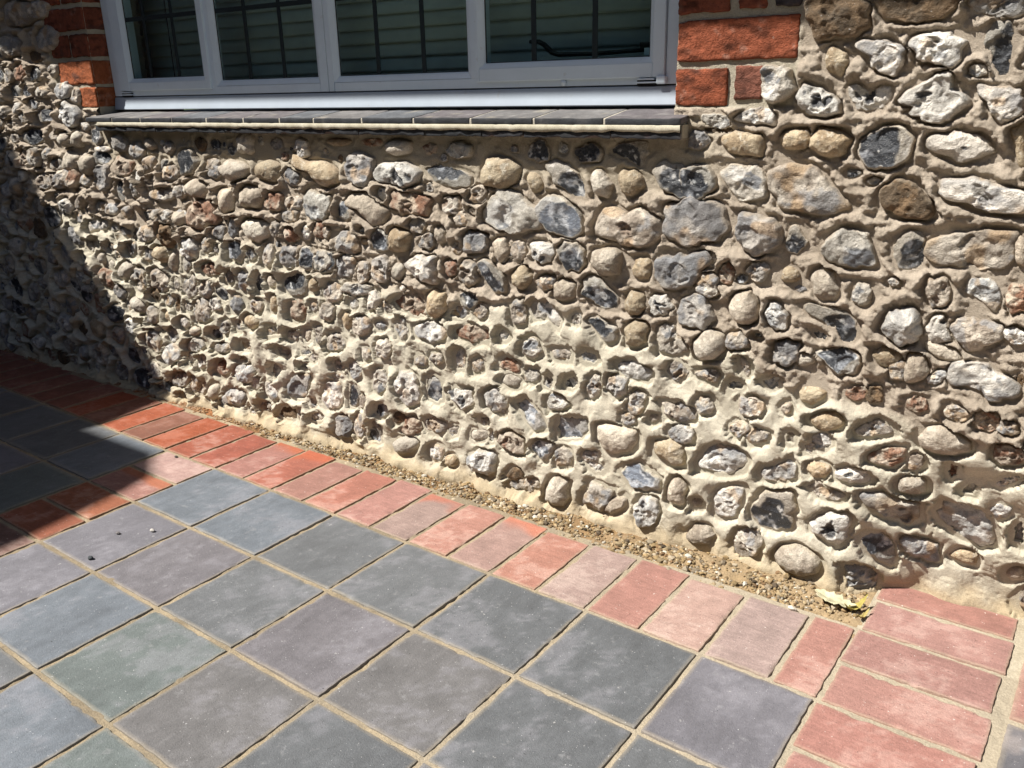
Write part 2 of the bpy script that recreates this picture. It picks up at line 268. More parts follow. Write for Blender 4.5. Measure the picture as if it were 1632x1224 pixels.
# ---------------------------------------------------------------- flints of the wall, traced: type, then cx cy w h angle or an outline
REG = dict(T4=(1232, 0, 4.08), R1=(1092, 150, 5.1), R2=(1312, 150, 5.1), R3=(1092, 350, 5.1), R4=(1312, 350, 5.1), R5=(1092, 550, 5.1),
           R6=(1312, 550, 5.1), R7=(1092, 750, 5.1), R8=(1312, 730, 5.1), M1=(792, 190, 5.1), M2=(792, 390, 5.1), M3=(792, 590, 5.1),
           M4=(512, 190, 5.1), M5=(512, 390, 5.1), M6=(512, 570, 5.1), L1=(262, 190, 5.829), L2=(262, 370, 5.829), L3=(262, 530, 5.829),
           L4=(0, 90, 5.829), L5=(60, 250, 6.8), S=(0, 0, 1.0))
FL = {
'T4': """n:225,40,300,-20,480,-20,605,20,610,180,540,230,400,245,280,235,245,180,225,90
n:640,-30,1210,-30,1190,50,1100,110,960,135,830,130,730,110,680,60
w:1265,30,1290,-30,1640,-30,1632,90,1560,115,1440,100,1330,75
t 410 395 140 190 -10
w:525,290,600,265,740,275,830,290,845,340,830,420,790,490,700,465,640,430,620,360,540,310
w:865,290,960,220,1090,210,1200,245,1275,270,1210,310,1190,380,1150,440,1080,410,960,400,920,330
k:1375,200,1440,140,1530,150,1560,240,1555,360,1520,480,1470,490,1420,430,1400,350,1370,280
g 24 545 205 245 0
x:150,630,210,550,280,565,380,620,440,680,420,735,320,755,230,740,175,690
x:495,570,540,545,620,600,690,560,760,570,765,640,700,700,600,715,540,700,500,630
x:800,665,870,600,980,530,1060,490,1165,475,1165,590,1230,600,1300,650,1230,710,1150,770,1060,790,1000,800,950,760,870,750,930,690
w:1325,545,1400,560,1632,580,1632,730,1560,770,1480,800,1420,740,1400,670,1340,620
t 150 910 185 140 0
t 365 930 270 205 5
k:550,930,640,870,740,820,850,830,910,900,880,1000,860,1050,780,1080,600,1100,570,1020
x:960,920,1040,885,1120,880,1210,860,1310,880,1390,920,1440,990,1330,1025,1200,1040,1110,1000,1020,980
t:1540,850,1640,790,1640,1080,1590,1080,1570,960""",
'R1': """g 250 215 230 110 5
n 270 295 240 60 0
w:390,205,480,140,600,110,680,120,720,190,715,265,640,245,500,230
t 470 405 350 190 8
k:-40,600,60,585,170,600,240,680,220,790,110,850,-20,860
s 100 380 190 150 0
g:280,640,400,580,580,565,640,640,645,830,560,870,450,860,350,780
c:645,620,740,600,900,590,1020,610,1150,680,1230,780,1310,860,1330,930,1180,960,1000,955,820,940,740,900,760,840,690,760""",
'S': """s:1058,370,1064,330,1085,320,1105,318,1130,322,1155,336,1155,362,1143,381,1120,385,1095,392,1075,388,1063,378
c 30 22 60 40 0
s 75 60 30 40 10
c 20 75 40 30 0
c 60 15 30 26 0
n 55 90 20 18 0""",
'R2': """n:425,820,490,740,620,690,720,740,800,800,860,880,880,960,840,1020,740,1015,600,970,490,920
w:980,700,1100,690,1230,680,1400,740,1640,800,1640,960,1500,960,1350,960,1180,880,1030,860,980,820""",
'R3': """s:400,110,440,-50,560,-45,690,0,755,60,750,170,680,250,570,280,480,220
k:810,200,850,70,900,60,960,150,985,190,900,280,820,260
g:1100,260,1130,170,1230,90,1350,80,1480,120,1530,240,1560,370,1440,380,1290,370,1180,330
w:485,430,540,350,640,345,680,400,640,490,590,525,530,470
t 850 450 150 130 0
b 1130 520 210 280 -20
g 1430 610 170 170 0
b:365,700,420,600,520,590,590,680,600,800,520,850,430,830,380,770
c 190 330 110 130 0
r 330 450 120 160 0
c 180 530 180 200 0
s:-60,760,-20,660,80,600,150,620,200,720,230,800,150,885,40,870,-40,850
w:650,760,700,680,760,690,820,770,815,880,740,890,680,840
k:940,700,1020,680,1100,720,1230,730,1340,770,1400,840,1390,930,1330,1010,1260,990,1200,900,1080,820,980,760
b 200 1025 220 250 20
c 420 990 180 140 0
s 830 1080 230 200 0
b 970 1140 150 110 0
k:1060,1090,1180,1060,1300,1050,1400,1110,1420,1180,1350,1250,1260,1260,1170,1180""",
'R4': """s 700 260 270 290 15
c:840,270,900,180,1080,120,1300,90,1580,110,1560,180,1500,330,1400,400,1250,410,1090,370,950,370,860,340
b 1610 260 100 220 0
w 570 510 90 60 0
c 920 600 190 230 0
w:1145,560,1210,490,1340,490,1430,560,1430,680,1390,760,1280,660,1160,600
r 1590 650 200 230 0
w:475,880,540,760,740,715,790,800,780,960,640,1030,500,950
x:845,880,900,790,980,780,1000,900,1040,990,940,1005,865,1000
c:1025,880,1090,810,1220,810,1400,850,1480,880,1430,980,1280,1050,1180,1060,1080,980
w 1560 950 200 130 10
t 520 1120 230 150 10
b 970 1080 320 110 25""",
'R6': """b 750 190 190 240 0
w:990,220,1080,140,1190,155,1350,160,1380,220,1480,260,1590,330,1560,420,1430,460,1330,455,1290,370,1160,330,1060,340,1010,290
w 920 270 170 90 -20
c 600 210 160 160 0
r 260 400 180 120 0
n 410 410 150 150 10
r 750 490 170 130 5
c 1080 560 220 120 15
r 1330 620 240 150 15
c 1500 680 150 110 10
n 1600 300 70 120 0
c:250,700,330,640,450,610,540,660,560,720,450,750,260,750
r:345,910,450,860,560,830,690,840,640,960,560,990,440,970,360,950
b:770,760,850,680,960,670,1080,720,1200,800,1190,870,1060,890,900,880,790,830
c 750 960 120 150 20
r 1050 1030 100 130 15
b 710 1140 250 150 5
g:1110,1180,1200,1120,1270,1150,1220,1230,1130,1230
w 1500 1120 220 80 -15
r 1510 900 250 150 10""",
'R5': """c:65,240,120,200,240,200,290,250,240,315,150,285
g 400 335 170 90 0
g:610,300,690,260,770,265,760,340,690,380,630,330
c 480 180 70 180 -15
t:910,390,960,340,1080,350,1150,390,1130,440,1020,500,930,460
c:60,490,120,420,190,430,240,510,210,560,110,570
c 530 505 220 160 10
c 820 520 90 90 0
t 1150 630 280 160 5
c:340,680,420,615,500,640,520,700,430,765,370,720
c 580 750 180 130 0
c 850 760 90 120 0
w 1100 790 180 150 10
c 1000 850 90 100 0
w:75,970,150,860,250,790,380,830,480,880,515,960,440,1050,330,1060,200,1030,90,1010
w:570,1040,700,990,850,935,900,990,895,1080,800,1130,660,1110,600,1080
t 1080 1020 220 130 10
x 1370 1070 300 130 5""",
'R7': """w:215,200,260,160,380,130,480,160,450,280,400,380,300,400,240,370,235,280
k:520,330,600,180,740,150,880,190,900,330,850,490,700,490,580,450
x:990,430,1050,370,1180,340,1300,350,1350,420,1310,560,1230,630,1100,570,1020,490
c 490 590 270 270 10
b:715,680,780,610,900,600,1040,670,1100,760,1080,840,960,865,830,820,730,740
w:1285,780,1400,770,1500,800,1560,850,1580,920,1500,980,1380,985,1300,960
b 120 530 230 160 15
b 90 275 110 90 0
c:960,130,1080,80,1140,150,1280,190,1300,230,1220,260,1060,210""",
'R8': """c:265,310,340,280,480,285,600,340,780,370,780,490,690,550,560,500,420,440,310,390
k:275,660,370,610,480,620,560,680,590,780,560,870,480,860,360,770
s:610,680,660,630,800,660,940,710,950,800,930,850,800,820,660,760
t:1000,800,1100,740,1210,750,1270,800,1240,890,1130,870
w:905,450,970,350,1120,360,1300,440,1400,560,1430,650,1380,740,1260,750,1180,680,1080,620,990,560,930,500
w:1340,420,1430,380,1550,420,1480,500,1410,520
s 1590 620 120 200 0
b 1560 950 160 120 0""",
'M1': """k 330 260 160 160 0
s 740 280 220 150 0
k:910,270,1000,200,1200,180,1210,280,1150,380,1040,320
t 300 520 110 170 -25
k:400,400,470,340,560,370,640,440,710,540,715,650,620,640,540,560,460,520,430,450
b 850 530 140 220 -25
t 1085 520 180 220 -25
k:1270,430,1370,350,1440,380,1560,400,1632,480,1620,620,1490,640,1390,580,1310,510
K:320,720,400,620,520,640,640,720,700,830,690,940,580,955,440,920,350,830
c:785,870,870,720,960,720,1050,780,1180,715,1230,790,1340,830,1310,960,1200,1040,1030,1020,900,970,800,950""",
'M2': """c 40 70 110 150 0
c 150 60 90 170 -10
x 370 60 180 160 20
k:500,50,560,-10,640,-10,700,60,720,150,660,210,570,190,520,120
b:780,50,960,30,1000,80,990,240,870,250,790,170
s:1270,220,1290,110,1400,95,1520,90,1632,60,1700,60,1720,150,1660,250,1600,320,1500,355,1380,360,1300,310
t 1170 200 140 190 0
t 200 270 150 180 10
c:320,290,400,250,480,270,450,350,370,370
b:455,310,540,280,640,320,620,430,540,465,455,430
k:690,280,760,240,860,310,940,390,990,440,970,530,860,520,780,450,700,410
t 1120 480 150 180 0
x 1320 490 180 160 0
g:230,520,290,460,420,470,480,540,520,620,490,690,400,600,290,610
c 170 550 130 230 0
c 635 610 100 100 0
k:725,620,810,590,900,650,970,680,960,770,890,790,820,720
t 1130 720 180 210 0
g:1300,690,1360,640,1430,680,1450,750,1540,800,1540,880,1420,910,1310,870
g 275 850 140 190 -20
c 520 900 180 90 0
w 740 920 150 100 15
w 1120 1030 300 140 15
r 90 990 200 110 15
b 110 1110 190 130 20
c 270 1070 150 120 0
c 400 1130 100 110 0
k 590 1130 120 110 0
c 780 1160 110 200 20
w 980 1150 170 180 0
c 1450 1030 180 170 0""",
'M3': """K:120,270,210,230,280,290,360,370,400,480,300,500,240,440,180,340
g:400,250,440,180,520,210,600,290,520,330,420,330
K:455,470,500,380,620,390,720,410,730,500,680,570,560,580,470,560
b:805,440,880,430,1140,500,1140,590,1080,660,940,690,860,660,810,560
c 1060 400 130 110 0
c 1130 260 140 210 15
c 1460 340 300 160 20
w 1500 530 220 150 15
t:1265,580,1400,570,1510,600,1530,780,1440,790,1340,720,1270,690
b 1265 400 90 90 0
r:0,590,40,500,120,500,210,560,240,690,160,680,90,640
s 370 640 180 160 30
c 540 710 150 180 0
w 750 710 140 100 10
w 790 790 160 80 25
K:1010,830,1050,780,1150,760,1250,840,1320,890,1320,980,1220,980,1090,950
b 1460 980 160 230 0
n 150 850 150 110 0
c 160 920 130 120 0
c 265 940 160 110 0
b 490 980 190 240 0
c 810 1030 240 210 20
b 960 1100 220 120 -25
w 1220 1160 220 240 0
c 30 320 100 100 0""",
'M4': """t 130 185 200 60 0
r 400 190 160 60 0
b 620 230 200 120 0
r 870 240 120 90 0
g 1120 250 200 120 0
g:1310,780,1390,640,1440,560,1540,590,1700,700,1800,740,1790,840,1740,900,1600,920,1450,890,1340,830
s 300 410 230 260 10
x 620 450 330 190 5
k:840,400,930,360,1060,400,1200,460,1215,550,1080,560,960,530,880,510
t 1445 440 310 240 5
r 730 690 340 170 10
b:175,680,260,610,370,600,480,690,540,740,500,840,420,860,350,790,300,730,200,710
c 1065 700 150 160 0
c 1130 810 110 120 0
k 480 980 130 200 -15
t 640 990 160 200 0
c 780 870 130 120 0
c 860 990 110 120 0
b 960 940 90 140 -10
s 1250 1000 200 180 0
b 1460 1060 110 190 -15
c 1600 1070 110 170 0
c 210 1010 180 180 0""",
'M5': """s 40 140 130 170 0
s 190 180 150 190 0
c 340 220 80 180 0
w 480 200 130 220 0
b 620 220 90 130 0
w:705,160,780,80,930,110,950,200,930,310,840,290,770,250
r 1060 190 100 130 0
c 1200 230 140 190 0
k:1270,150,1330,110,1400,160,1480,260,1490,370,1400,380,1330,290
c 80 400 170 170 0
g 290 360 240 100 5
x 420 460 120 160 20
r:560,460,650,400,760,390,830,480,850,590,760,590,640,540
t 940 480 150 220 0
k 1190 450 160 140 0
c 1100 560 170 120 0
c 1290 540 120 140 0
r 1220 730 280 150 10
c 50 550 110 130 0
t 200 620 90 150 0
c 320 660 150 160 0
c 100 800 160 150 0
w 470 670 100 80 0
c 500 850 130 180 0
c 640 690 100 190 0
w 880 710 280 170 10
c 800 950 110 80 0
c 930 930 110 100 0
w 1120 930 90 190 5
g 1470 740 100 100 0
c 1260 990 110 110 0""",
'M6': """g 470 200 130 210 0
w 260 110 120 170 0
c 130 160 90 50 0
c 130 60 90 110 0
w 80 310 180 230 0
s 255 320 100 190 0
c 330 360 70 120 0
w 695 250 180 280 -15
k 910 260 140 220 0
x:1010,270,1080,260,1220,270,1230,370,1150,440,1080,380
w 1410 350 150 230 -25
k 480 430 130 120 0
n 620 490 110 90 0
r 730 560 150 150 0
c 920 560 200 130 10
c 1060 600 100 100 0
c 1310 530 100 90 0
b 1270 640 160 120 0
w 1370 650 60 100 0
s 180 560 130 200 0
c 300 560 90 200 0
k 420 620 130 180 0
b 670 720 230 140 0
w 930 780 130 150 0
t 1050 840 100 100 0
w 1310 850 240 180 15""",
'L1': """k 215 400 170 220 -15
c 60 500 150 160 0
c 430 430 120 120 0
s 460 490 120 130 0
b:525,440,600,385,700,400,770,460,760,540,640,575,570,510
t 960 480 230 180 10
b 740 230 160 200 0
s 1020 230 120 110 0
k 460 240 90 110 0
t:1170,460,1210,300,1290,400,1480,390,1600,480,1620,590,1500,630,1420,580,1320,460
b 310 640 230 170 25
c 150 680 90 140 0
b 600 760 150 220 -5
b 810 730 200 200 0
r 1020 770 160 160 20
c 1190 780 170 150 0
r 360 890 300 240 0
c 150 920 130 140 0
g:1300,720,1350,660,1420,700,1540,710,1540,830,1480,930,1380,930,1310,880
c 1160 900 160 120 0
b:705,980,780,930,900,940,970,990,960,1080,870,1140,790,1110
c 1030 1020 90 140 0
s 640 1010 80 200 0
r 1180 1070 140 130 0
w 1320 1060 70 130 0
r 1440 1030 90 150 0
c 1500 1060 50 110 0""",
'L2': """w 230 150 170 180 0
c 390 120 90 140 0
c 480 150 80 120 0
k 660 180 140 200 -20
g 790 210 100 130 -20
c 960 230 110 230 0
s 1150 230 160 220 0
k 1330 250 120 200 0
g 1460 270 170 180 0
b 75 280 80 200 0
c 200 300 80 150 0
r 420 350 200 130 0
c 590 420 90 130 0
s 730 460 110 220 0
s 870 480 90 180 0
b 990 460 90 120 -20
s 1210 490 230 220 0
t 1380 500 100 130 0
g 1540 540 150 150 0
c 240 510 140 210 0
c 380 530 120 170 0
s 660 680 130 170 0
c 840 690 110 140 0
t 1020 670 90 180 0
r 1220 730 180 210 0
c 1510 740 130 180 0
c 1380 700 80 100 0
c 30 640 100 110 0
n 110 680 60 150 0
c 210 700 80 90 0
g 90 960 130 150 0
b 280 920 110 80 0
g 290 1050 170 140 0
w 80 1130 170 190 0
c 560 890 90 130 0
c 690 870 100 120 0
c 1000 920 180 110 0
c 1170 960 120 110 0
c 540 1080 170 90 0
c 740 1060 120 90 0
c 1090 1110 150 100 15
b 1310 960 90 150 0
c 1420 950 70 180 0
w 1570 970 130 100 0""",
'L3': """g 230 240 80 110 0
g 350 270 110 130 0
r 540 330 140 150 0
w 745 380 170 180 0
g 840 470 90 140 0
s 1020 360 90 150 0
s 1240 510 210 260 0
c 150 440 180 130 -10
c 280 470 90 170 0
c 350 520 90 130 0
b 450 560 120 150 0
s 650 600 210 150 0
c 930 690 130 90 0
n 1130 750 160 130 0
w 1250 760 50 110 0
c 1400 790 150 90 0
c 1370 240 90 90 0
k 1300 190 110 60 0
t 710 245 90 60 0""",
'L4': """c 90 180 80 130 0
r 200 150 100 150 0
k 330 160 100 130 0
c 480 130 90 120 0
k 130 330 100 130 0
k 240 320 110 110 0
c 400 330 110 100 0
w 590 320 140 160 0
c 700 370 70 160 0
w:550,470,620,420,700,470,745,540,720,640,640,650,570,600
k 410 550 160 120 -20
w 160 480 60 110 0
c 220 570 80 120 0
c 60 520 90 120 0
s 320 750 180 130 0
c 150 760 120 90 0
c 510 740 90 110 0
b 620 770 110 140 0
b 730 770 80 150 0
k 890 740 90 140 -15
k 930 940 150 150 -20
w 930 860 150 50 0
b 650 980 140 200 0
c 340 930 100 180 0
r 240 940 80 150 0
c 520 1000 140 110 0
b:750,960,800,900,870,930,880,1030,830,1110,780,1090
s 960 1130 130 260 -8
r 1150 1030 210 160 20
c 1390 1010 110 150 0
k 1530 1020 90 120 0
c 400 1160 150 130 0
c 600 1130 180 170 0""",
'L5': """c 220 250 150 170 0
r 400 240 100 200 0
c 530 250 100 150 0
k 910 370 120 200 0
c 1060 360 100 200 -20
c 1330 410 260 130 5
c 1540 380 90 150 0
x 320 540 110 170 -20
k 560 560 70 150 0
c 680 540 110 100 0
w 820 570 130 130 0
c 450 500 100 120 0
c 960 600 100 120 0
k 1190 660 90 150 -20
c 1270 630 110 110 0
w 1400 640 90 120 0
b 1540 670 130 150 0
g 590 750 140 130 0
w 710 740 90 110 0
w 820 770 100 70 0
c 560 960 130 130 0
c 780 980 110 110 0
c 650 920 80 110 0
c 1040 850 80 140 0
c 1180 830 190 170 25
c 1000 1010 120 160 0
c 1200 1060 110 160 0
c 860 1060 100 110 0""",
}
# ---------------------------------------------------------------- wall surface
A_P = 0.0351575                      # the paving is laid 2 degrees off the line of the wall
def to_wall(px, py):                 # paving frame -> world (world = wall frame)
    c, s = math.cos(A_P), math.sin(A_P)
    return np.asarray(px) * c + np.asarray(py) * s, -np.asarray(px) * s + np.asarray(py) * c
def surf(x, z):                      # depth (Y) of the mean wall face: slightly bellied, undercut at the bottom right
    x = np.asarray(x, float); z = np.asarray(z, float)
    return 0.074 * sstep(1.06, 1.24, x) * sstep(0.42, 0.01, z)
def px_to_wall(x, y, off=0.0):
    d = ray(x, y); Y = 0.0
    for _ in range(6):
        t = (Y + off - CAMP[1]) / d[1]; q = CAMP + t * d; Y = float(surf(q[0], q[2]))
    return q[0], q[2]
ZB = np.array([(-200, 300), (0, 330), (150, 345), (230, 372), (430, 402), (620, 470), (800, 482), (880, 492), (1000, 525), (1100, 545), (1190, 548), (1235, 605), (1330, 640), (1460, 690), (1632, 745), (1800, 790)], float)
def fresh(P):                        # 1 where the wall was re-pointed with pale lime mortar
    uv = project(P)
    yb = np.interp(uv[..., 0], ZB[:, 0], ZB[:, 1])
    return sstep(-14, 14, uv[..., 1] - yb + 16 * noise(P, 14, 5))
WX0, WX1, WZ0 = -1.1345, 0.7055, 0.845   # window opening

PAL = dict(w=((.58, .55, .50), (.33, .315, .295)), c=((.43, .385, .325), (.22, .185, .15)), b=((.44, .39, .32), (.29, .245, .195)),
           t=((.37, .30, .205), (.25, .185, .115)), n=((.15, .095, .05), (.08, .055, .032)), r=((.20, .105, .065), (.36, .30, .235)),
           k=((.022, .025, .031), (.20, .21, .23)), K=((.17, .19, .225), (.42, .43, .45)), g=((.15, .155, .165), (.52, .50, .465)),
           s=((.16, .155, .155), (.35, .325, .295)), x=((.56, .525, .47), (.04, .04, .045)))

class Stone: pass
STONES = []
def add_stone(pts, typ, rng, area_px):
    pts = np.asarray(pts, float)
    x, z = pts[:, 0], pts[:, 1]
    x2, z2 = np.roll(x, -1), np.roll(z, -1); cr = x * z2 - x2 * z; A = cr.sum() / 2
    s = Stone()
    s.c = np.array([((x + x2) * cr).sum() / (6 * A), ((z + z2) * cr).sum() / (6 * A)])
    s.area = abs(A); s.typ = typ; s.px = area_px
    # radial outline
    ns = 96; th = np.linspace(0, 2 * PI, ns, endpoint=False); r = np.zeros(ns)
    a = pts - s.c; bq = np.roll(a, -1, 0)
    for k, t in enumerate(th):
        d = np.array([math.cos(t), math.sin(t)]); e = bq - a
        den = d[0] * e[:, 1] - d[1] * e[:, 0]; den = np.where(abs(den) < 1e-12, 1e-12, den)
        tt = (a[:, 0] * e[:, 1] - a[:, 1] * e[:, 0]) / den; uu = (a[:, 0] * d[1] - a[:, 1] * d[0]) / den
        ok = (uu >= -1e-6) & (uu <= 1 + 1e-6) & (tt > 0)
        r[k] = tt[ok].max() if ok.any() else math.sqrt(s.area / PI)
    uvfresh = float(fresh(np.array([[s.c[0], 0, s.c[1]]]))[0])
    for _ in range(1): r = 0.25 * np.roll(r, 1) + 0.5 * r + 0.25 * np.roll(r, -1)
    s.seed = int(rng.integers(1, 10 ** 6))
    q = np.stack([np.cos(th), np.sin(th), 0 * th], 1)
    r *= 1 + (0.12 if typ not in 'bt' else 0.06) * noise(q * 1.0 + s.seed % 97, 2.1, s.seed) + (0.085 if typ not in 'bt' else 0.03) * noise(q + s.seed % 89, 4.6, s.seed + 1) + (0.03 if typ not in 'bt' else 0.01) * noise(q + s.seed % 83, 11, s.seed + 2)
    r = r * ((1.08 if uvfresh < .5 else 1.0) if area_px > 0 else 1.0) + 0.0008
    s.th, s.r = th, r; s.size = math.sqrt(s.area)
    P = np.array([s.c[0], 0, s.c[1]]); s.fresh = float(fresh(P[None])[0])
    STONES.append(s); return s
def rfun(s, th): return np.interp(np.mod(th, 2 * PI), np.append(s.th, 2 * PI), np.append(s.r, s.r[0]))

rng = np.random.default_rng(11)
for key, txt in FL.items():
    ox, oy, sc = REG[key]
    for ln in txt.split('\n'):
        ln = ln.strip()
        if not ln: continue
        if ':' in ln:
            typ, v = ln.split(':'); v = np.array([float(q) for q in v.split(',')]).reshape(-1, 2)
        else:
            f = ln.split(); typ = f[0]; cx, cy, w, h, an = map(float, f[1:])
            typ = 'k' if (typ == 's' and rng.random() < .4) else typ
            tt = np.linspace(0, 2 * PI, 14, endpoint=False) + rng.uniform(0, 1); an = math.radians(an)
            rr = 1 + rng.uniform(-.17, .15, 14); pw = rng.uniform(0.72, 1.0)
            ex = np.sign(np.cos(tt)) * abs(np.cos(tt)) ** pw * w / 2 * rr; ey = np.sign(np.sin(tt)) * abs(np.sin(tt)) ** pw * h / 2 * rr
            v = np.stack([cx + ex * math.cos(an) - ey * math.sin(an), cy + ex * math.sin(an) + ey * math.cos(an)], 1)
        px = np.stack([ox + v[:, 0] / sc, oy + v[:, 1] / sc], 1)
        ar = 0.5 * abs(np.sum(px[:, 0] * np.roll(px[:, 1], -1) - px[:, 1] * np.roll(px[:, 0], -1)))
        W_ = np.array([px_to_wall(*q, off=-0.008) for q in px])
        add_stone(W_, typ, rng, ar)
N_TRACED = len(STONES)

# ---- smaller stones that fill the courses between the traced ones
CELL = 0.06; GRID = {}
def reg(s):
    GRID.setdefault((int(math.floor(s.c[0] / CELL)), int(math.floor(s.c[1] / CELL))), []).append(s)
for s in STONES: reg(s)
def clearance(x, z):
    i, j = int(math.floor(x / CELL)), int(math.floor(z / CELL)); best = 1.0
    for a in range(i - 2, i + 3):
        for b_ in range(j - 2, j + 3):
            for s in GRID.get((a, b_), ()):
                dx, dz = x - s.c[0], z - s.c[1]; d = math.hypot(dx, dz)
                if d - s.r.max() < best: best = min(best, d - float(rfun(s, np.array([math.atan2(dz, dx)]))[0]))
    return best
def blocked(x, z, m):
    if x > WX0 - 0.02 - m and x < WX1 + 0.04 + m and z > 0.815 - m: return True
    if 0.70 - m < x < 0.93 + m and z > 0.865 - m: return True
    if -1.36 - m < x < -1.12 and z > 0.942 - m: return True
    if -1.23 - m < x < -1.12 and z > 0.88 - m: return True
    return z < 0.002 + m * 0.8
for rad, tries in ((0.034, 6500), (0.027, 6500), (0.021, 7000), (0.016, 7000), (0.012, 7000), (0.0085, 6000)):
    for _ in range(tries):
        x = rng.uniform(-2.5, 1.98); z = rng.uniform(0.0, 1.27)
        uv = project(np.array([x, 0, z]))
        if uv[1] < -160: continue
        if 0.5 < x < 1.42 and rng.random() < 0.7: continue
        if rad < 0.013 and (x < -0.9 or rng.random() < 0.7 or fresh(np.array([x, 0, z])) > .3): continue
        if x > -0.55 and fresh(np.array([x, 0, z])) > .5 and rng.random() < .9: continue
        fx = rng.uniform(0.9, 1.45); fz = rng.uniform(0.75, 1.15)
        gap = 0.0045
        if blocked(x, z, rad): continue
        if clearance(x, z) < rad * 1.06 + gap: continue
        typ = rng.choice(list('cccccwwbssggkkkrtnx'))
        if x < -1.35 and z < 0.6: typ = rng.choice(list('cckkssgwrn'))
        tt = np.linspace(0, 2 * PI, 12, endpoint=False); rr = rad * (1 + rng.uniform(-.16, .16, 12))
        an = rng.uniform(-.5, .5); ex, ez = np.cos(tt) * rr * fx, np.sin(tt) * rr * fz
        s = add_stone(np.stack([x + ex * math.cos(an) - ez * math.sin(an), z + ex * math.sin(an) + ez * math.cos(an)], 1), typ, rng, 0)
        pp = project(np.stack([s.c[0] + s.r * np.cos(s.th), 0 * s.th, s.c[1] + s.r * np.sin(s.th)], 1))
        s.px = 0.5 * abs(np.sum(pp[:, 0] * np.roll(pp[:, 1], -1) - pp[:, 1] * np.roll(pp[:, 0], -1)))
        reg(s)
print('stones', N_TRACED, len(STONES))

# ---- mortar: a relief that rises into ridges between the stones
def spaced(segs):
    out = [segs[0][0]]
    for a, b_, st in segs:
        n = max(1, int(round((b_ - a) / st))); out += list(np.linspace(a, b_, n + 1)[1:])
    return np.array(out)
gx = spaced([(-4.5, -2.5, 0.05), (-2.5, -1.2, 0.0038), (-1.2, 0.0, 0.0030), (0.0, 1.5, 0.0022), (1.5, 2.0, 0.0042), (2.0, 2.6, 0.05)])
gz = spaced([(-0.05, 0.0, 0.006), (0.0, 1.05, 0.0024), (1.05, 1.27, 0.0045), (1.27, 2.02, 0.06)])
X, Z = np.meshgrid(gx, gz, indexing='ij'); SH = X.shape
D1 = np.full(SH, 0.05); D2 = np.full(SH, 0.05); INS = np.zeros(SH)
for s in STONES:
    R_ = s.r.max() + 0.05
    i0, i1 = np.searchsorted(gx, [s.c[0] - R_, s.c[0] + R_]); j0, j1 = np.searchsorted(gz, [s.c[1] - R_, s.c[1] + R_])
    if i1 <= i0 or j1 <= j0: continue
    dx = X[i0:i1, j0:j1] - s.c[0]; dz = Z[i0:i1, j0:j1] - s.c[1]
    rho = np.hypot(dx, dz); th = np.arctan2(dz, dx); rr = rfun(s, th); r2 = rfun(s, th + 0.05); g = (r2 - rr) / 0.05
    d = (rho - rr) * rr / np.sqrt(rr * rr + g * g)
    a = D1[i0:i1, j0:j1]; b_ = D2[i0:i1, j0:j1]
    D2[i0:i1, j0:j1] = np.minimum(b_, np.maximum(a, d)); D1[i0:i1, j0:j1] = np.minimum(a, d)
    INS[i0:i1, j0:j1] = np.maximum(INS[i0:i1, j0:j1], (d < -0.0045))
P3 = np.stack([X, 0 * X, Z], -1)
FR = fresh(P3)
n_lo = fbm(P3, 11, 2, 31); n_md = fbm(P3, 34, 3, 32); n_hi = fbm(P3, 120, 3, 33)
e = np.maximum(D1, 0)
# pale new pointing: crisp raised webs, stones sit back in hollows
mid = np.clip(D1 / np.maximum(0.5 * (D1 + np.maximum(D2, D1)), 1e-4), 0, 1)
gapw = np.clip(D1 + D2, 0.002, 0.05)
hol = np.minimum(0.32 * gapw, 0.0055 + 0.007 * np.clip(0.5 + 1.6 * n_lo, 0, 1.5))
ridge = sstep(hol * 0.5, hol + 0.0030, e + 0.0014 * n_md)
plat = fbm(P3, 19, 2, 36); plat = 0.5 * plat + 0.5 * (0.25 * np.round(4 * plat) + 0.35 * (4 * plat - np.round(4 * plat)) / 4)
ridge = sstep(hol * 0.6, hol + 0.0022, e + 0.0007 * n_md)
h_new = -0.014 + (0.0245 + 0.014 * plat) * ridge + 0.0016 * sstep(0.3, 1.0, mid) + 0.0013 * n_md + 0.0007 * n_hi
h_new = h_new - 0.0018 * sstep(0.38, 0.6, n_hi + 0.5 * n_md) * ridge
# old pointing: coarser, thrown on in sloping ledges
ledge = fbm(np.stack([X, 0 * X, Z * 2.6], -1), 12, 3, 41)
lump = fbm(P3, 60, 3, 43)
h_old = -0.0065 + 0.020 * sstep(0.05, 0.75, mid) * (0.30 + 0.9 * np.clip(0.55 + 1.5 * ledge, 0, 1.1)) + 0.006 * np.abs(n_md) + 0.0030 * n_md - 0.0052 * np.abs(lump) + 0.0034 * n_hi + 0.0022 * np.abs(fbm(P3, 230, 2, 44))
# smooth render right under the sill
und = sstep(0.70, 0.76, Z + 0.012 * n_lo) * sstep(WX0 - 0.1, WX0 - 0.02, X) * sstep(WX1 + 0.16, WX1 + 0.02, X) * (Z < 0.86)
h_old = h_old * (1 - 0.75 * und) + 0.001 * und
h = h_old * (1 - FR) + h_new * FR
h = h * (1 + 0.65 * sstep(0.25, -0.8, X)) - 0.004 * sstep(0.25, -0.8, X)
# mortar haunch at the foot of the wall
foot = sstep(0.026, -0.008, Z + 0.012 * n_lo) * (1 - 0.75 * sstep(1.10, 1.16, X))
h = np.maximum(h, foot * 0.004) + foot * 0.010 * (0.7 + 0.6 * n_lo)
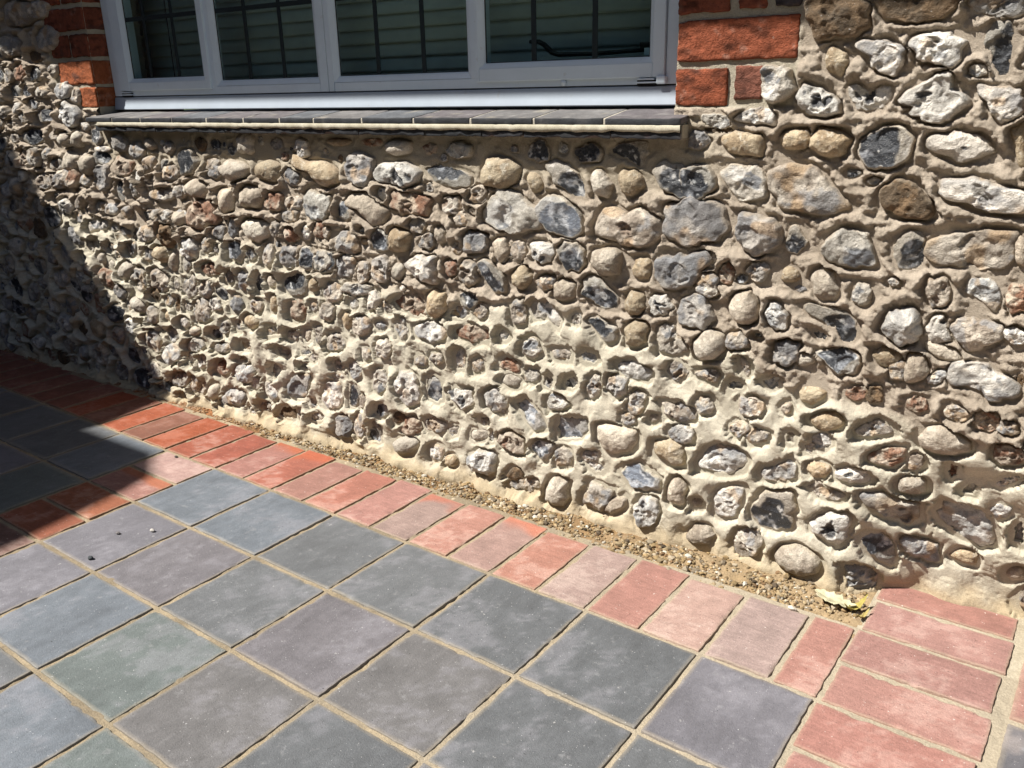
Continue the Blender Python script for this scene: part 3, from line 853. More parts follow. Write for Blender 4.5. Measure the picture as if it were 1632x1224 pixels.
# brick quoins sit in flat joints
qn = np.maximum(sstep(0.93, 0.915, X) * (X > 0.70) * sstep(0.868, 0.876, Z), (X < WX0 + 0.01) * np.maximum(sstep(-1.355, -1.345, X) * sstep(0.94, 0.95, Z), sstep(-1.235, -1.225, X) * sstep(0.878, 0.886, Z)))
h = h * (1 - qn) + qn * (-0.0035 + 0.0012 * n_md)
h = np.where(INS > 0, -0.022, h)
Y = surf(X, Z) - h
V = np.stack([X, Y, Z], -1).reshape(-1, 3)
c_new = mixc((.475, .437, .355), (.395, .36, .285), np.clip(0.5 + 0.9 * n_lo + 0.3 * n_md, 0, 1))
c_old = mixc((.49, .42, .34), (.37, .31, .245), np.clip(0.5 + 0.8 * n_md + 0.5 * n_lo, 0, 1))
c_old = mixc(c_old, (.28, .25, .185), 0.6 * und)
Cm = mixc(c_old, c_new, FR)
Cm = mixc(Cm, (.47, .43, .34), qn * 0.85)
wet = sstep(0.06, 0.0, Z + 0.03 * n_md)
Cm = mixc(Cm, (.40, .29, .15), 0.5 * wet)
F = grid_faces(*SH)
cx = (X[:-1, :-1] + X[1:, 1:]).ravel() / 2; cz = (Z[:-1, :-1] + Z[1:, 1:]).ravel() / 2
F = F[~((cx > WX0) & (cx < WX1) & (cz > WZ0 - 0.012))]

wall = empty('flint_wall', (0, 0.1, 0))
tag(wall, 'knobbly flint cobble wall with buff and cream lime mortar below the window', 'wall')
def wlink(name, me, mat):            # child whose mesh is in world coordinates
    o = link(name, me, mat, wall); o.matrix_parent_inverse = wall.matrix_basis.inverted(); return o
wall.matrix_basis = Matrix.Translation((0, 0.1, 0))
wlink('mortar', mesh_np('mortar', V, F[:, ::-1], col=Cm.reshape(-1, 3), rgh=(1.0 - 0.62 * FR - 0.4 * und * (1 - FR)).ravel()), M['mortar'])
core = Boxes()
core.box(-4.5, 2.6, 0.125, 0.30, -0.05, WZ0 - 0.02, 0).box(-4.5, WX0 - 0.012, 0.125, 0.30, WZ0 - 0.018, 2.3, 0).box(WX1 + 0.012, 2.6, 0.125, 0.30, WZ0 - 0.018, 2.3, 0).box(WX0 - 0.01, WX1 + 0.01, 0.012, 0.30, 1.97, 2.3, 0)
core.box(WX0 - 0.05, WX0 - 0.004, 0.006, 0.122, WZ0, 1.97, 0).box(WX1 + 0.004, WX1 + 0.05, 0.006, 0.122, WZ0, 1.97, 0)
core.box(WX0, WX1, 0.004, 0.122, WZ0 - 0.06, WZ0 - 0.004, 0)
o = core.build('wall_core', surf_mat('joint_mortar', base=(.36, .32, .25), rough=0.95, var=0.15, vscale=120, bumps=((200, .001),), spec=.1, random_off=False), wall); o.matrix_parent_inverse = wall.matrix_basis.inverted()

# ---- the flints themselves
def stone_mesh(s):
    px = max(s.px, 30)
    ns = int(np.clip(2.2 * math.sqrt(px), 20, 72)); nr = int(np.clip(0.75 * math.sqrt(px), 7, 24))
    th = np.linspace(0, 2 * PI, ns, endpoint=False)
    rho = np.sin(np.linspace(0.06, 1, nr) * PI / 2) ; rho = np.append(rho, 1.02)
    T, Rr = np.meshgrid(th, rho, indexing='ij')
    rr = rfun(s, T)
    hm = 0.5 * min(s.r.mean() * 1.1, np.minimum(s.r, np.roll(s.r, len(s.r) // 2)).min() * 1.35) * 2
    rg = np.random.default_rng(s.seed)
    x = rr * Rr * np.cos(T); z = rr * Rr * np.sin(T)
    u, v = x / s.size, z / s.size
    off = (s.seed % 991) * 0.37
    Pn = np.stack([x + off, 0 * x, z - off], -1)
    t = s.typ
    kD = dict(b=.85, t=.85, s=.75, n=.75, w=.9, c=.85, r=.8, k=.72, K=.68, g=.78, x=.9)[t]
    D = np.clip(kD * hm, 0.008, 0.031) * rg.uniform(0.8, 1.2) * (1.25 if s.c[0] < -0.5 else 1.0)
    if s.fresh > 0.5: D *= 0.95
    p = dict(b=2.3, t=2.2, s=2.4, n=3.2, w=2.8, c=2.8, r=3, k=3.4, K=3.4, g=3, x=2.7)[t]
    d = D * np.clip(1 - np.clip(Rr, 0, 1) ** p, 0, 1) ** 0.5
    cut = np.zeros_like(d); pit = np.zeros_like(d)
    S = s.size
    smooth_t = t in 'bt'; rgd = 1 - 2 * np.abs(fbm(Pn, 2.6 / S, 3, s.seed + 60))
    d = d + S * ((0.07 if smooth_t else 0.17) * fbm(Pn, 1.7 / S, 3, s.seed) + (0.015 if smooth_t else 0.075) * (rgd - .4)) * (1 - Rr ** 6)
    qx_, qz_ = np.cos(T) * np.clip(Rr, 0, 1), np.sin(T) * np.clip(Rr, 0, 1)     # facets: planes that shear the dome into a broken, many-sided lump
    for k in range(3 if smooth_t else 9):
        q0 = rg.uniform(0.1, 0.9); a0 = rg.uniform(0, 2 * PI); ex_, ez_ = q0 * math.cos(a0), q0 * math.sin(a0)
        pl = D * (1 - ex_ * qx_ - ez_ * qz_) / math.sqrt(1 - q0 * q0) * (rg.uniform(.93, 1.05) if smooth_t else rg.uniform(.66, .98)) + (0.010 if smooth_t else 0.022) * S * fbm(Pn, 3.4 / S, 2, s.seed + 70 + k)
        d = np.minimum(d, pl)
    if t in 'kKg' or (t == 'x'):
        if t != 'x':                                   # knapped face with shallow shell-like ripples
            a1, a2 = rg.uniform(-.28, .28, 2); c1 = rg.uniform(-.4, .4, 2) * S
            rip = np.hypot(x - c1[0] * 2, z - c1[1] * 2)
            pl = D * (0.52 if t != 'g' else 0.7) + a1 * x + a2 * z - 0.25 * np.clip((0.30 * S) ** 2 - (x - c1[0]) ** 2 - (z - c1[1]) ** 2, 0, 1) / S + 0.006 * S * np.sin(rip / S * 26) + 0.03 * S * noise(Pn, 3 / S, s.seed + 9)
            cut = sstep(-0.0005, 0.0012, d - pl); d = np.minimum(d, pl)
    if not smooth_t and rg.random() < .6:
        a0 = rg.uniform(0, 2 * PI); q0 = rg.uniform(.1, .6); bx_, bz_ = q0 * S * .5 * math.cos(a0), q0 * S * .5 * math.sin(a0); R1 = S * rg.uniform(.28, .45)
        dd = np.hypot(x - bx_, z - bz_) / R1 + .35 * fbm(Pn, 3 / S, 3, s.seed + 90)
        d = d - R1 * rg.uniform(.16, .34) * sstep(1.0, .80, dd) * (1 - .35 * np.clip(dd, 0, 1))
    npit = {'x': 4, 'w': 3, 'c': 3, 'r': 4, 'g': 1, 'n': 1, 's': 1}.get(t, 0); npit = npit if rg.random() < .55 else max(0, npit - 3)
    for k in range(npit):
        a = rg.uniform(0, 2 * PI); q = rg.uniform(0, 0.7); R0 = S * rg.uniform(0.07, 0.21)
        ex, ez = q * rfun(s, np.array([a]))[0] * np.array([math.cos(a), math.sin(a)])
        asp = rg.uniform(0.55, 1.8); pa = rg.uniform(0, PI); xr, zr = (x - ex) * math.cos(pa) + (z - ez) * math.sin(pa), (z - ez) * math.cos(pa) - (x - ex) * math.sin(pa); dd = np.hypot(xr * asp, zr / asp) / R0
        dd = dd + 0.6 * fbm(Pn, 4.5 / S, 2, s.seed + 50 + k)
        bowl = sstep(1.05, 0.55, dd); d = d - bowl * R0 * rg.uniform(0.25, 0.55); d = d + 0.10 * R0 * np.exp(-((dd - 1.15) / 0.18) ** 2)
        pit = np.maximum(pit, sstep(0.95, 0.7, dd))
    if t in 'wcrxnsg': d = d + S * (0.045 if t not in 'sg' else 0.022) * fbm(Pn, 6 / S, 3, s.seed + 4) + 0.0016 * fbm(Pn, 130, 2, 8)
    elif smooth_t: d = d + 0.0010 * fbm(Pn, 150, 2, 8)
    d = np.maximum(d, 0.0006 + 0 * d)
    d = np.where(Rr > 1.0, -0.03, d * np.clip((1 - Rr) * 18, 0.0, 1) ** 0.5 if True else d)
    base = (-0.001 + rg.uniform(-.005, .004) if s.fresh < 0.5 else -0.0045 + rg.uniform(-.0075, .004)) - (0.002 if s.c[0] < -.3 else 0)
    sy = float(surf(s.c[0], s.c[1]))
    yy = surf(s.c[0] + x, s.c[1] + z) - sy
    Vr = np.stack([x, yy - d - base * 1.0, z], -1)
    # colour of the stone itself: cortex, broken flint, rust, pits
    A_, B_ = PAL[t]
    n1 = fbm(Pn, 1.9 / S, 4, s.seed + 20, .6); n2 = fbm(Pn, 5 / S, 3, s.seed + 21, .6)
    jit = rg.uniform(0.82, 1.18); warm = rg.uniform(-.03, .03)
    rgh = np.full(d.shape, 0.86)
    if t in 'kKg':
        cort = mixc((.50, .46, .39), (.33, .29, .23), np.clip(0.5 + n2, 0, 1))
        m_ = sstep(-.10, .16, n1 + .45 * n2 - (0.16 if t == 'k' else 0.02))
        face = mixc(A_, B_, m_)
        if t == 'k': face = mixc(face, (.50, .50, .49), 0.75 * sstep(0.30, 0.45, n2 + 0.3 * n1))
        if t == 'K': face = mixc(face, (.06, .07, .085), 0.9 * sstep(0.12, 0.35, n1 + 0.5 * (Rr - 0.6)))
        rim = sstep(0.88, 0.95, Rr + 0.10 * n1) * (0.85 if t != 'k' else 0.75)
        fm = np.clip(0.45 + 0.55 * cut, 0, 1) * (1 - rim) if t != 'g' else np.clip(0.35 + 0.65 * cut, 0, 1) * (1 - 0.7 * rim)
        c = mixc(cort, face, fm); rgh = 0.86 - 0.52 * fm * (1 if t != 'g' else 0.6)
    elif t == 'x':
        c = mixc(A_, (.36, .34, .31), np.clip(0.3 + 1.2 * n1, 0, 1)); c = mixc(c, B_, 0.95 * pit); rgh = 0.86 - 0.5 * pit
    else:
        c = mixc(A_, B_, np.clip(0.40 + 2.6 * n1 + 0.9 * n2, 0, 1))
        if t in 'wcs':
            c = mixc(c, (.22, .22, .225), 0.75 * sstep(0.14, 0.26, fbm(Pn, 2.6 / S, 3, s.seed + 23, .6)))
            c = mixc(c, (.36, .23, .11), 0.5 * sstep(0.25, 0.5, fbm(Pn, 2.2 / S, 2, s.seed + 24)))
        if t in 'cr': c = mixc(c, (.12, .075, .05), 0.55 * pit)
        if t == 'w': c = mixc(c, (.14, .135, .13), 0.5 * pit)
        if t in 'tb': c = mixc(c, (.50, .45, .36), 0.6 * sstep(0.2, 0.5, n2))
    c = c * jit * np.array([1 + warm, 1, 1 - warm])
    dirt = sstep(0.86, 1.0, Rr + 0.12 * n2)[..., None]
    mcol = np.array((.40, .345, .255) if s.fresh > .5 else (.31, .25, .18)); c = c * (1 - 0.55 * dirt) + mcol * 0.55 * dirt
    # assemble: pole + rings
    nrr = len(rho); ring = Vr.reshape(-1, 3)
    pole = Vr[:, 0].mean(0) ; pole[1] = Vr[:, 0, 1].mean()
    VV = np.concatenate([ring, pole[None]]); CC = np.concatenate([c.reshape(-1, 3), c[:, 0].mean(0)[None]]); RG = np.concatenate([rgh.ravel(), [rgh[:, 0].mean()]])
    i = np.arange(ns)[:, None]; j = np.arange(nrr - 1)[None]; i2 = (i + 1) % ns
    Q = np.stack([i * nrr + j, i * nrr + j + 1, i2 * nrr + j + 1, i2 * nrr + j], -1).reshape(-1, 4)
    ii = np.arange(ns); Tn = np.stack([np.full(ns, ns * nrr), ii * nrr, ((ii + 1) % ns) * nrr], 1)
    return VV, Q, Tn, CC, RG, np.array([s.c[0], sy, s.c[1]])
def in_view(s):
    u_, v_ = project(np.array([s.c[0], 0, s.c[1]])); return -20 < u_ < 1650 and -20 < v_ < 1230
order = sorted([s for s in STONES], key=lambda s: -(s.px if in_view(s) else 0))
acc = [[], [], [], [], []]; off_ = 0
for k, s in enumerate(order):
    VV, Q, Tn, CC, RG, loc = stone_mesh(s)
    if k < 100:
        o = link('flint', mesh_np('flint', VV, Q, Tn, CC, RG), M['flint'], wall, loc - np.array([0, 0.1, 0]))
        if s.typ == 'k': o['label'] = 'dark knapped flint with glossy black face'
    else:
        acc[0].append(VV + loc); acc[1].append(Q + off_); acc[2].append(Tn + off_); acc[3].append(CC); acc[4].append(RG); off_ += len(VV)
o = wlink('small_flints', mesh_np('small_flints', np.concatenate(acc[0]), np.concatenate(acc[1]), np.concatenate(acc[2]), np.concatenate(acc[3]), np.concatenate(acc[4])), M['flint'])
o['kind'] = 'stuff'
# ---------------------------------------------------------------- brick quoins
def brick_mesh(name, x0, x1, y0, y1, z0, z1, col, seed, step=0.006, amp=0.0022, col2=None):
    V, F = box_np(x1 - x0, y1 - y0, z1 - z0, step, 0.004)
    c = np.array([(x0 + x1) / 2, (y0 + y1) / 2, (z0 + z1) / 2])
    P = V + seed * 1.7
    nn = V / np.maximum(np.linalg.norm(V, axis=1, keepdims=True), 1e-6)
    L = np.array([x1 - x0, y1 - y0, z1 - z0]) / 2
    ax = np.abs(np.abs(V) - L) < 0.002
    dirv = np.sign(V) * ax; dn = np.linalg.norm(dirv, axis=1, keepdims=True); dirv = dirv / np.maximum(dn, 1)
    cre = fbm(P * np.array([1, 1, 2.6]), 55, 4, seed); big = fbm(P, 18, 2, seed + 3)
    V = V + dirv * (amp * 1.9 * cre + amp * 0.8 * big - amp * 2.0 * np.clip(cre - 0.25, 0, 1))[:, None]
    n1 = fbm(P, 22, 3, seed + 5); n2 = fbm(P, 70, 3, seed + 6)
    C_ = np.array(col) * (1 + 0.25 * n1 + 0.25 * n2)[:, None]
    C_ = mixc(C_, col2 if col2 is not None else (.06, .035, .03), 0.7 * sstep(0.28, 0.55, n1 + 0.3 * n2))
    C_ = mixc(C_, (.36, .27, .22), 0.3 * sstep(0.45, 0.65, n2 - 0.4 * n1))
    C_ = C_ * (1 - .55 * sstep(.10, .42, fbm(P * np.array([1, 1, 3.4]), 34, 3, seed + 12)))[:, None]
    return mesh_np(name, V, F, col=C_), c
def quoin(name, label, loc, bricks):
    q = empty(name, loc); tag(q, label, 'brickwork')
    for i, (x0, x1, y1, z0, z1, col) in enumerate(bricks):
        me, c = brick_mesh('brick', x0, x1, -0.002, y1, z0, z1, col, 31 + i + int(abs(x0) * 100))
        link('brick', me, M['brick'], q, c - np.array(loc))
    return q
RED, DRED, ORG, BURNT = (.235, .068, .034), (.20, .06, .034), (.30, .09, .036), (.075, .063, .066)
right = [(.7065, .803, .118, .876, .938, RED), (.816, .866, .05, .885, .941, (.20, .08, .055)),
         (.7065, .921, .060, .951, 1.017, RED),
         (.7065, .800, .118, 1.029, 1.092, DRED), (.815, .864, .06, 1.030, 1.092, DRED), (.876, .921, .06, 1.031, 1.092, BURNT),
         (.7065, .921, .060, 1.104, 1.167, RED), (.7065, .803, .118, 1.179, 1.242, RED), (.815, .921, .06, 1.179, 1.242, DRED), (.7065, .921, .06, 1.254, 1.317, RED)]
z = 1.329; k = 0
while z < 1.95:
    right.append((.7065, .921 if k % 2 else .803, .118, z, z + .063, RED)); z += .075; k += 1
quoin('brick_jamb', 'weathered orange red brick window jamb in sun with wide pale mortar joints', (.81, .05, .87), right)
left = [(-1.222, -1.1355, .118, .886, .941, ORG), (-1.312, -1.1355, .118, .951, 1.015, ORG), (-1.225, -1.1355, .118, 1.027, 1.088, DRED), (-1.335, -1.235, .06, 1.027, 1.088, DRED),
        (-1.345, -1.1355, .118, 1.100, 1.160, DRED), (-1.235, -1.1355, .118, 1.172, 1.235, DRED), (-1.345, -1.246, .06, 1.172, 1.235, RED)]
z = 1.247; k = 0
while z < 1.95:
    left.append((-1.345 if k % 2 == 0 else -1.235, -1.1355, .118, z, z + .063, DRED)); z += .075; k += 1
quoin('brick_jamb', 'mostly shaded deep red brick window jamb with two sunlit orange bricks at its foot', (-1.22, .05, .88), left)

# ---------------------------------------------------------------- window
WT = 1.93
win = empty('casement_window', (-0.21, 0.06, 0.876)); W0 = np.array(win.location)
tag(win, 'white plastic casement window of four lights with dark leaded bars', 'window')
win.matrix_basis = Matrix.Translation(win.location)
def wb(bx, name, mat, parent=None, smooth=False):
    o = bx.build(name, M[mat], parent or win, smooth); p = parent or win
    o.matrix_parent_inverse = (p.matrix_basis if p is win else win.matrix_basis).inverted() if p is win else Matrix.Identity(4)
    if p is not win: o.matrix_parent_inverse = (win.matrix_basis.inverted()).inverted() @ win.matrix_basis.inverted()
    return o
FY, FB = 0.060, 0.090
fr = Boxes()
fr.box(-1.134, -1.088, FY, FB, .9145, WT).box(.659, .7045, FY, FB, .9145, WT)
fr.box(-.676, -.655, FY, FB, .934, WT).box(-.2585, -.2315, FY, FB, .9145, WT).box(-.2295, -.213, FY, FB, .9145, WT).box(.203, .224, FY, FB, .934, WT)
fr.box(-1.0865, -.2600, FY + .001, FB, .9142, .9345).box(-.2115, .6575, FY + .001, FB, .9142, .9345)
fr.box(-1.0865, -.2600, FY + .001, FB, WT - .04, WT).box(-.2115, .6575, FY + .001, FB, WT - .04, WT)
frame = wb(fr, 'frame', 'upvc')
wb(Boxes().box(-1.130, .700, FY + .002, FB - .01, .9116, .9140, 0).box(-.2314, -.2296, FY + .003, FB - .01, .9146, WT, 0), 'seam', 'gasket')
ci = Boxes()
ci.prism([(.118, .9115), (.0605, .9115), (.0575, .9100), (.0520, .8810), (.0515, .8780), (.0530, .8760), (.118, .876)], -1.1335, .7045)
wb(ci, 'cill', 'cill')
def bead(bx, x0, x1, z0, z1, w, y0, y1):
    """sloping glazing bead round an opening x0..x1, z0..z1 (outer edge), mitred"""
    pr = [(0, y0), (w * .75, y1 - .004), (w, y1), (w, y1 + .006), (0, y1 + .006)]
    def seg(a, b_, inward):
        A = [bx.bm.verts.new((a[0] + inward[0][0] * q, y, a[1] + inward[0][1] * q)) for q, y in pr]
        B_ = [bx.bm.verts.new((b_[0] + inward[1][0] * q, y, b_[1] + inward[1][1] * q)) for q, y in pr]
        n = len(pr)
        for i in range(n): bx.bm.faces.new((A[i], B_[i], B_[(i + 1) % n], A[(i + 1) % n]))
        bx.bm.faces.new(A); bx.bm.faces.new(B_[::-1])
    seg((x0, z0), (x1, z0), ((1, 1), (-1, 1))); seg((x1, z0), (x1, z1), ((-1, 1), (-1, -1)))
    seg((x1, z1), (x0, z1), ((-1, -1), (1, -1))); seg((x0, z1), (x0, z0), ((1, -1), (1, 1)))
HZ = 1.121
lights = []
def light_(x0, x1, z0, bw, opening, leads, sx=None):
    if opening:
        sb = Boxes(); a, b_, zz = sx; y0 = .053
        sb.box(a, x0, y0, .10, zz, WT - .03).box(x1, b_, y0, .10, zz, WT - .03).box(x0 + .0004, x1 - .0004, y0 + .0006, .10, zz, z0).box(x0 + .0004, x1 - .0004, y0 + .0006, .10, WT - .075, WT - .03)
        par = wb(sb, 'sash', 'upvc'); yb0, yb1 = .0535, .064
    else: par = frame; yb0, yb1 = .0605, .070
    z1 = WT - .076 if opening else WT - .041
    bd = Boxes(); bead(bd, x0, x1, z0, z1, bw, yb0, yb1)
    def sub(bx, name, mat, smooth=False):
        o = bx.build(name, M[mat], par, smooth); o.matrix_parent_inverse = par.matrix_world.inverted() if False else (win.matrix_basis @ par.matrix_parent_inverse).inverted(); return o
    sub(bd, 'glazing_bead', 'upvc')
    gk = Boxes(); g = bw - .002
    gk.box(x0 + g, x1 - g, yb1 + .0015, yb1 + .004, z0 + g, z0 + g + .0035, 0).box(x0 + g, x0 + g + .0035, yb1 + .0015, yb1 + .004, z0 + g + .004, z1 - g, 0).box(x1 - g - .0035, x1 - g, yb1 + .0015, yb1 + .004, z0 + g + .004, z1 - g, 0)
    sub(gk, 'gasket', 'gasket')
    gp = Boxes().box(x0 + bw - .006, x1 - bw + .006, yb1 + .0045, yb1 + .0085, z0 + bw - .006, z1 - bw + .006, 0)
    sub(gp, 'glass_pane', 'glass')
    lb = Boxes()
    for lx in leads: lb.box(lx - .0060, lx + .0060, yb1 + .0022, yb1 + .0044, z0 + bw + .002, z1 - bw - .002, .0008)
    xs = [x0 + bw + .002] + [q for lx in leads for q in (lx - .0063, lx + .0063)] + [x1 - bw - .002]
    for hz in (HZ, HZ + .17, HZ + .34, HZ + .51):
        for a, b_ in zip(xs[::2], xs[1::2]): lb.box(a, b_, yb1 + .0021, yb1 + .0042, hz - .0058, hz + .0058, .0008)
    sub(lb, 'lead_bars', 'lead')
    return par
s1 = light_(-1.046, -.694, .951, .011, True, (-.948, -.820), (-1.094, -.672, .929))
light_(-.6545, -.2590, .9350, .014, False, (-.526, -.396))
light_(-.2125, .2030, .9350, .014, False, (-.075, .063))
s4 = light_(.229, .634, .953, .011, True, (.361, .503), (.2205, .6580, .927))
# friction hinges and the drain cap
def hinge(x0, x1):
    hb = Boxes(); hb.box(x0, x1, .050, .0595, .9165, .9195, .0008).box(x0 + .004, x1 - .006, .0505, .0590, .9225, .9255, .0008)
    wb(hb, 'hinge', 'upvc'); hs = Boxes().box(x0 + .002, x1 - .002, .0555, .0602, .9196, .9224, 0).box(x0 + .002, x1 - .004, .0555, .0602, .9130, .9164, 0); wb(hs, 'hinge_gap', 'black')
hinge(-1.094, -1.040); hinge(.600, .645)
hb = Boxes().box(.645, .664, .046, .0595, .9150, .9290, .003); wb(hb, 'hinge_cover', 'upvc')
hb = Boxes().tube([(.437, .0608, .921), (.437, .0550, .921)], .006, 14); wb(hb, 'drain_cap', 'upvc', smooth=True)
st = Boxes().tube([(.330, .100, 1.004), (.352, .100, 1.003), (.366, .100, .996), (.384, .100, .981), (.400, .100, .976), (.49, .100, .975), (.600, .100, .978)], [.004, .005, .0055, .0055, .005, .0045, .004], 8)
st.box(.585, .625, .096, .106, .977, .992, .002)
wb(st, 'window_stay', 'black', smooth=True)
wb(Boxes().box(.598, .618, .090, .0955, .968, .981, .001), 'stay_pin', 'upvc')
wb(Boxes().tube([(-.885, .098, .952), (-.884, .098, 1.9)], .0016, 6), 'pull_cord', 'black')

# ---- blinds and the dark room behind
def blind(label, x0, x1):
    bl = empty('venetian_blind', ((x0 + x1) / 2, .17, .93)); tag(bl, label, 'blind')
    z = .945; first = None
    while z < 1.93:
        if first is None:
            bx = Boxes(); w = (x1 - x0) / 2
            up = [(-.0050 + .010 * q - .0030 * math.sin(PI * q), -.0192 + .0384 * q) for q in np.linspace(0, 1, 9)]
            bx.prism(up + [(a + .0012, c + .0004) for a, c in up[::-1]], -w, w)
            first = bx.build('slat', M['blind'], bl, True); o = first
        else:
            o = first.copy(); COL.objects.link(o); o.parent = bl
        o.location = (0, 0, z - .93); z += .0322
    bx = Boxes().box(-(x1 - x0) / 2, (x1 - x0) / 2, -.018, .018, 1.0, 1.03, .002); bx.build('head_rail', M['blind'], bl)
blind('pale closed venetian blind hanging behind the leaded window panes', -1.12, .69)
rm = Boxes().box(-1.3, .9, .60, .62, .5, 2.3, 0).box(-1.3, .9, .302, .598, .845, .865, 0)
tag(rm.build('room_wall', M['room']), kind='structure')
tag(Boxes().box(WX0 + .002, WX1 - .002, .120, .30, .885, .905, .003).build('window_board', M['wood']), 'painted inner window board behind the glass', 'window board')

# ---------------------------------------------------------------- sill of dark tiles
sill = empty('tile_sill', (-.2, 0, .82)); tag(sill, 'window sill of two courses of dark clay tiles with a cream mortar band', 'window sill')
jx = [-1.147, -1.013, -.876, -.733, -.587, -.441, -.307, -.190, -.035, .117, .271, .426, .583, .738]
rg = np.random.default_rng(5)
def slab(x0, x1, yf, yb, zf, zb, th, seed, col, rough_edge=0.0):
    V, F = box_np(x1 - x0, yb - yf, th, .008, .0016)
    V = V + 0
    t = (V[:, 1] + (yb - yf) / 2) / (yb - yf)
    fe = sstep(.35, 0, t)
    P = V + np.array([x0, 0, 0]) + seed
    V[:, 1] += fe * (0.0014 * noise(P, 60, seed) + rough_edge * np.minimum(0, 0)) - 0 * t
    if rough_edge:
        ch = np.clip(fbm(P * np.array([1, 0.2, 0]), 48, 3, seed) - 0.02, 0, 1); V[:, 2] += np.where(V[:, 2] < 0, 1, 0) * fe * (rough_edge * (0.35 - 1.0) * 0 + ch * rough_edge * 2.2)
    V[:, 2] += zf + (zb - zf) * t - th / 2 + 0.0006 * noise(P, 40, seed + 2)
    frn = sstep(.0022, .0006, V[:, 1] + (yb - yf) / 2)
    V[:, 0] += (x0 + x1) / 2; V[:, 1] += (yf + yb) / 2
    C_ = np.array(col) * (1 + .3 * fbm(P, 30, 3, seed))[:, None]
    C_ = mixc(C_, (.34, .33, .31), .3 * sstep(.15, .5, fbm(P, 60, 3, seed + 8)))
    C_ = mixc(C_, (.40, .36, .28), .3 * sstep(.4, .6, fbm(P, 25, 2, seed + 9)) )
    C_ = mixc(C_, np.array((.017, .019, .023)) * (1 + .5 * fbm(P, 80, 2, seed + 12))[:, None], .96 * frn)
    return V, F, C_
for i in range(13):
    col = [(.085, .09, .10), (.10, .09, .095), (.12, .115, .115)][int(rg.integers(3))]
    V, F, C_ = slab(jx[i] + .0022, jx[i + 1] - .0022, -.041, .056, .8568 + rg.uniform(-.0006, .0006), .8700, .0118, 11 + i, col)
    o = link('sill_tile', mesh_np('sill_tile', V - np.array(sill.location), F, col=C_), M['sill_tile'], sill)
jl = np.linspace(-1.11, .737, 13) + np.concatenate([[0], rg.uniform(-.03, .03, 11), [0]])
for i in range(12):
    col = [(.055, .065, .07), (.10, .075, .08), (.05, .055, .065)][int(rg.integers(3))] if jl[i] < .2 else (.13, .10, .105)
    V, F, C_ = slab(jl[i] + .001, jl[i + 1] - .001, -.0375, .03, .8325, .8335, .0125, 41 + i, col, .004)
    o = link('under_tile', mesh_np('under_tile', V - np.array(sill.location), F, col=C_), M['sill_tile'], sill)
gxs = np.linspace(-1.140, .736, 420); prof = np.array([(.03, .8335), (-.036, .8322), (-.0410, .8326), (-.0418, .8385), (-.0418, .8438), (-.0408, .8448), (.03, .8447)])
Vb = np.zeros((len(gxs), len(prof), 3)); Vb[..., 0] = gxs[:, None]; Vb[..., 1] = prof[None, :, 0]; Vb[..., 2] = prof[None, :, 1]
nb = fbm(Vb, 30, 3, 77); nb2 = fbm(Vb, 110, 3, 78); fz = np.array([0, 1, 1, 1, 1, .6, 0])[None]
Vb[..., 1] -= fz * (.0016 * nb + .0016 * nb2); Vb[..., 2] += np.array([0, 1, 1, 0, 0, 0, 0])[None] * .0030 * fbm(Vb * np.array([1, 0, 0]), 40, 3, 79)
tap = sstep(-1.14, -1.05, gxs)[:, None]; Vb[..., 1] += (1 - tap) * .006 * fz
Cb = mixc((.52, .485, .39), (.37, .34, .26), np.clip(.5 + nb + .5 * nb2, 0, 1))
# the bed of mortar that also fills the joints between the top tiles
o = link('mortar_band', mesh_np('mortar_band', Vb.reshape(-1, 3) - np.array(sill.location), grid_faces(*Vb.shape[:2])[:, ::-1], col=Cb.reshape(-1, 3)), M['mortar'], sill)
jb = Boxes()
jb.prism([(-.0395, .8455), (-.0395, .8550), (-.037, .8562), (.055, .8688), (.055, .8455)], -1.141, .733)
jb.build('joint_filling', surf_mat('sill_joint', base=(.40, .37, .31), rough=.95, var=.2, vscale=150, bumps=((300, .0008),), spec=.1, random_off=False), sill).location = [-q for q in sill.location]
eb = Boxes().prism([(-.033, .822), (-.033, .845), (.02, .845), (.02, .822)], .7345, .7372); eb.build('end_mortar', bpy.data.materials['joint_mortar'], sill).location = [-q for q in sill.location]

# ---------------------------------------------------------------- ground, paving
def quad_sheet(name, x0, x1, y0, y1, z, mat, n=2):
    bm = bmesh.new(); vs = [bm.verts.new(v) for v in ((x0, y0, z), (x1, y0, z), (x1, y1, z), (x0, y1, z))]; bm.faces.new(vs)
    me = bpy.data.meshes.new(name); bm.to_mesh(me); bm.free(); return link(name, me, mat)
tag(quad_sheet('ground', -150, 150, -150, 150, -0.06, M['grass']), kind='structure')
def wall_y(x): return surf(x, np.zeros_like(np.asarray(x, float)))
# bed of sandy mortar that shows in the joints
px = spaced([(-6, -2.6, .2), (-2.6, -.9, .012), (-.9, 1.62, .0048), (1.62, 4.5, .2)]); py = spaced([(-6, -1.9, .2), (-1.9, -1.15, .008), (-1.15, -.075, .0048)])
PX, PY = np.meshgrid(px, py, indexing='ij'); Pp = np.stack([PX, PY, 0 * PX], -1)
j1 = fbm(Pp, 16, 2, 61); j2 = fbm(Pp, 70, 3, 62)
PZ = -.0036 + .0016 * j1 + .0018 * j2
WXp, WYp = to_wall(PX, PY)
Cj = mixc((.33, .27, .185), (.22, .18, .125), np.clip(.5 + j1 + .4 * j2, 0, 1)); Cj = mixc(Cj, (.40, .35, .27), .7 * sstep(.35, 1.1, PX + .3 * j1) )
o = link('patio', mesh_np('patio', np.stack([WXp, WYp, PZ], -1).reshape(-1, 3), grid_faces(*PX.shape), col=Cj.reshape(-1, 3)), M['joint']); tag(o, kind='structure')

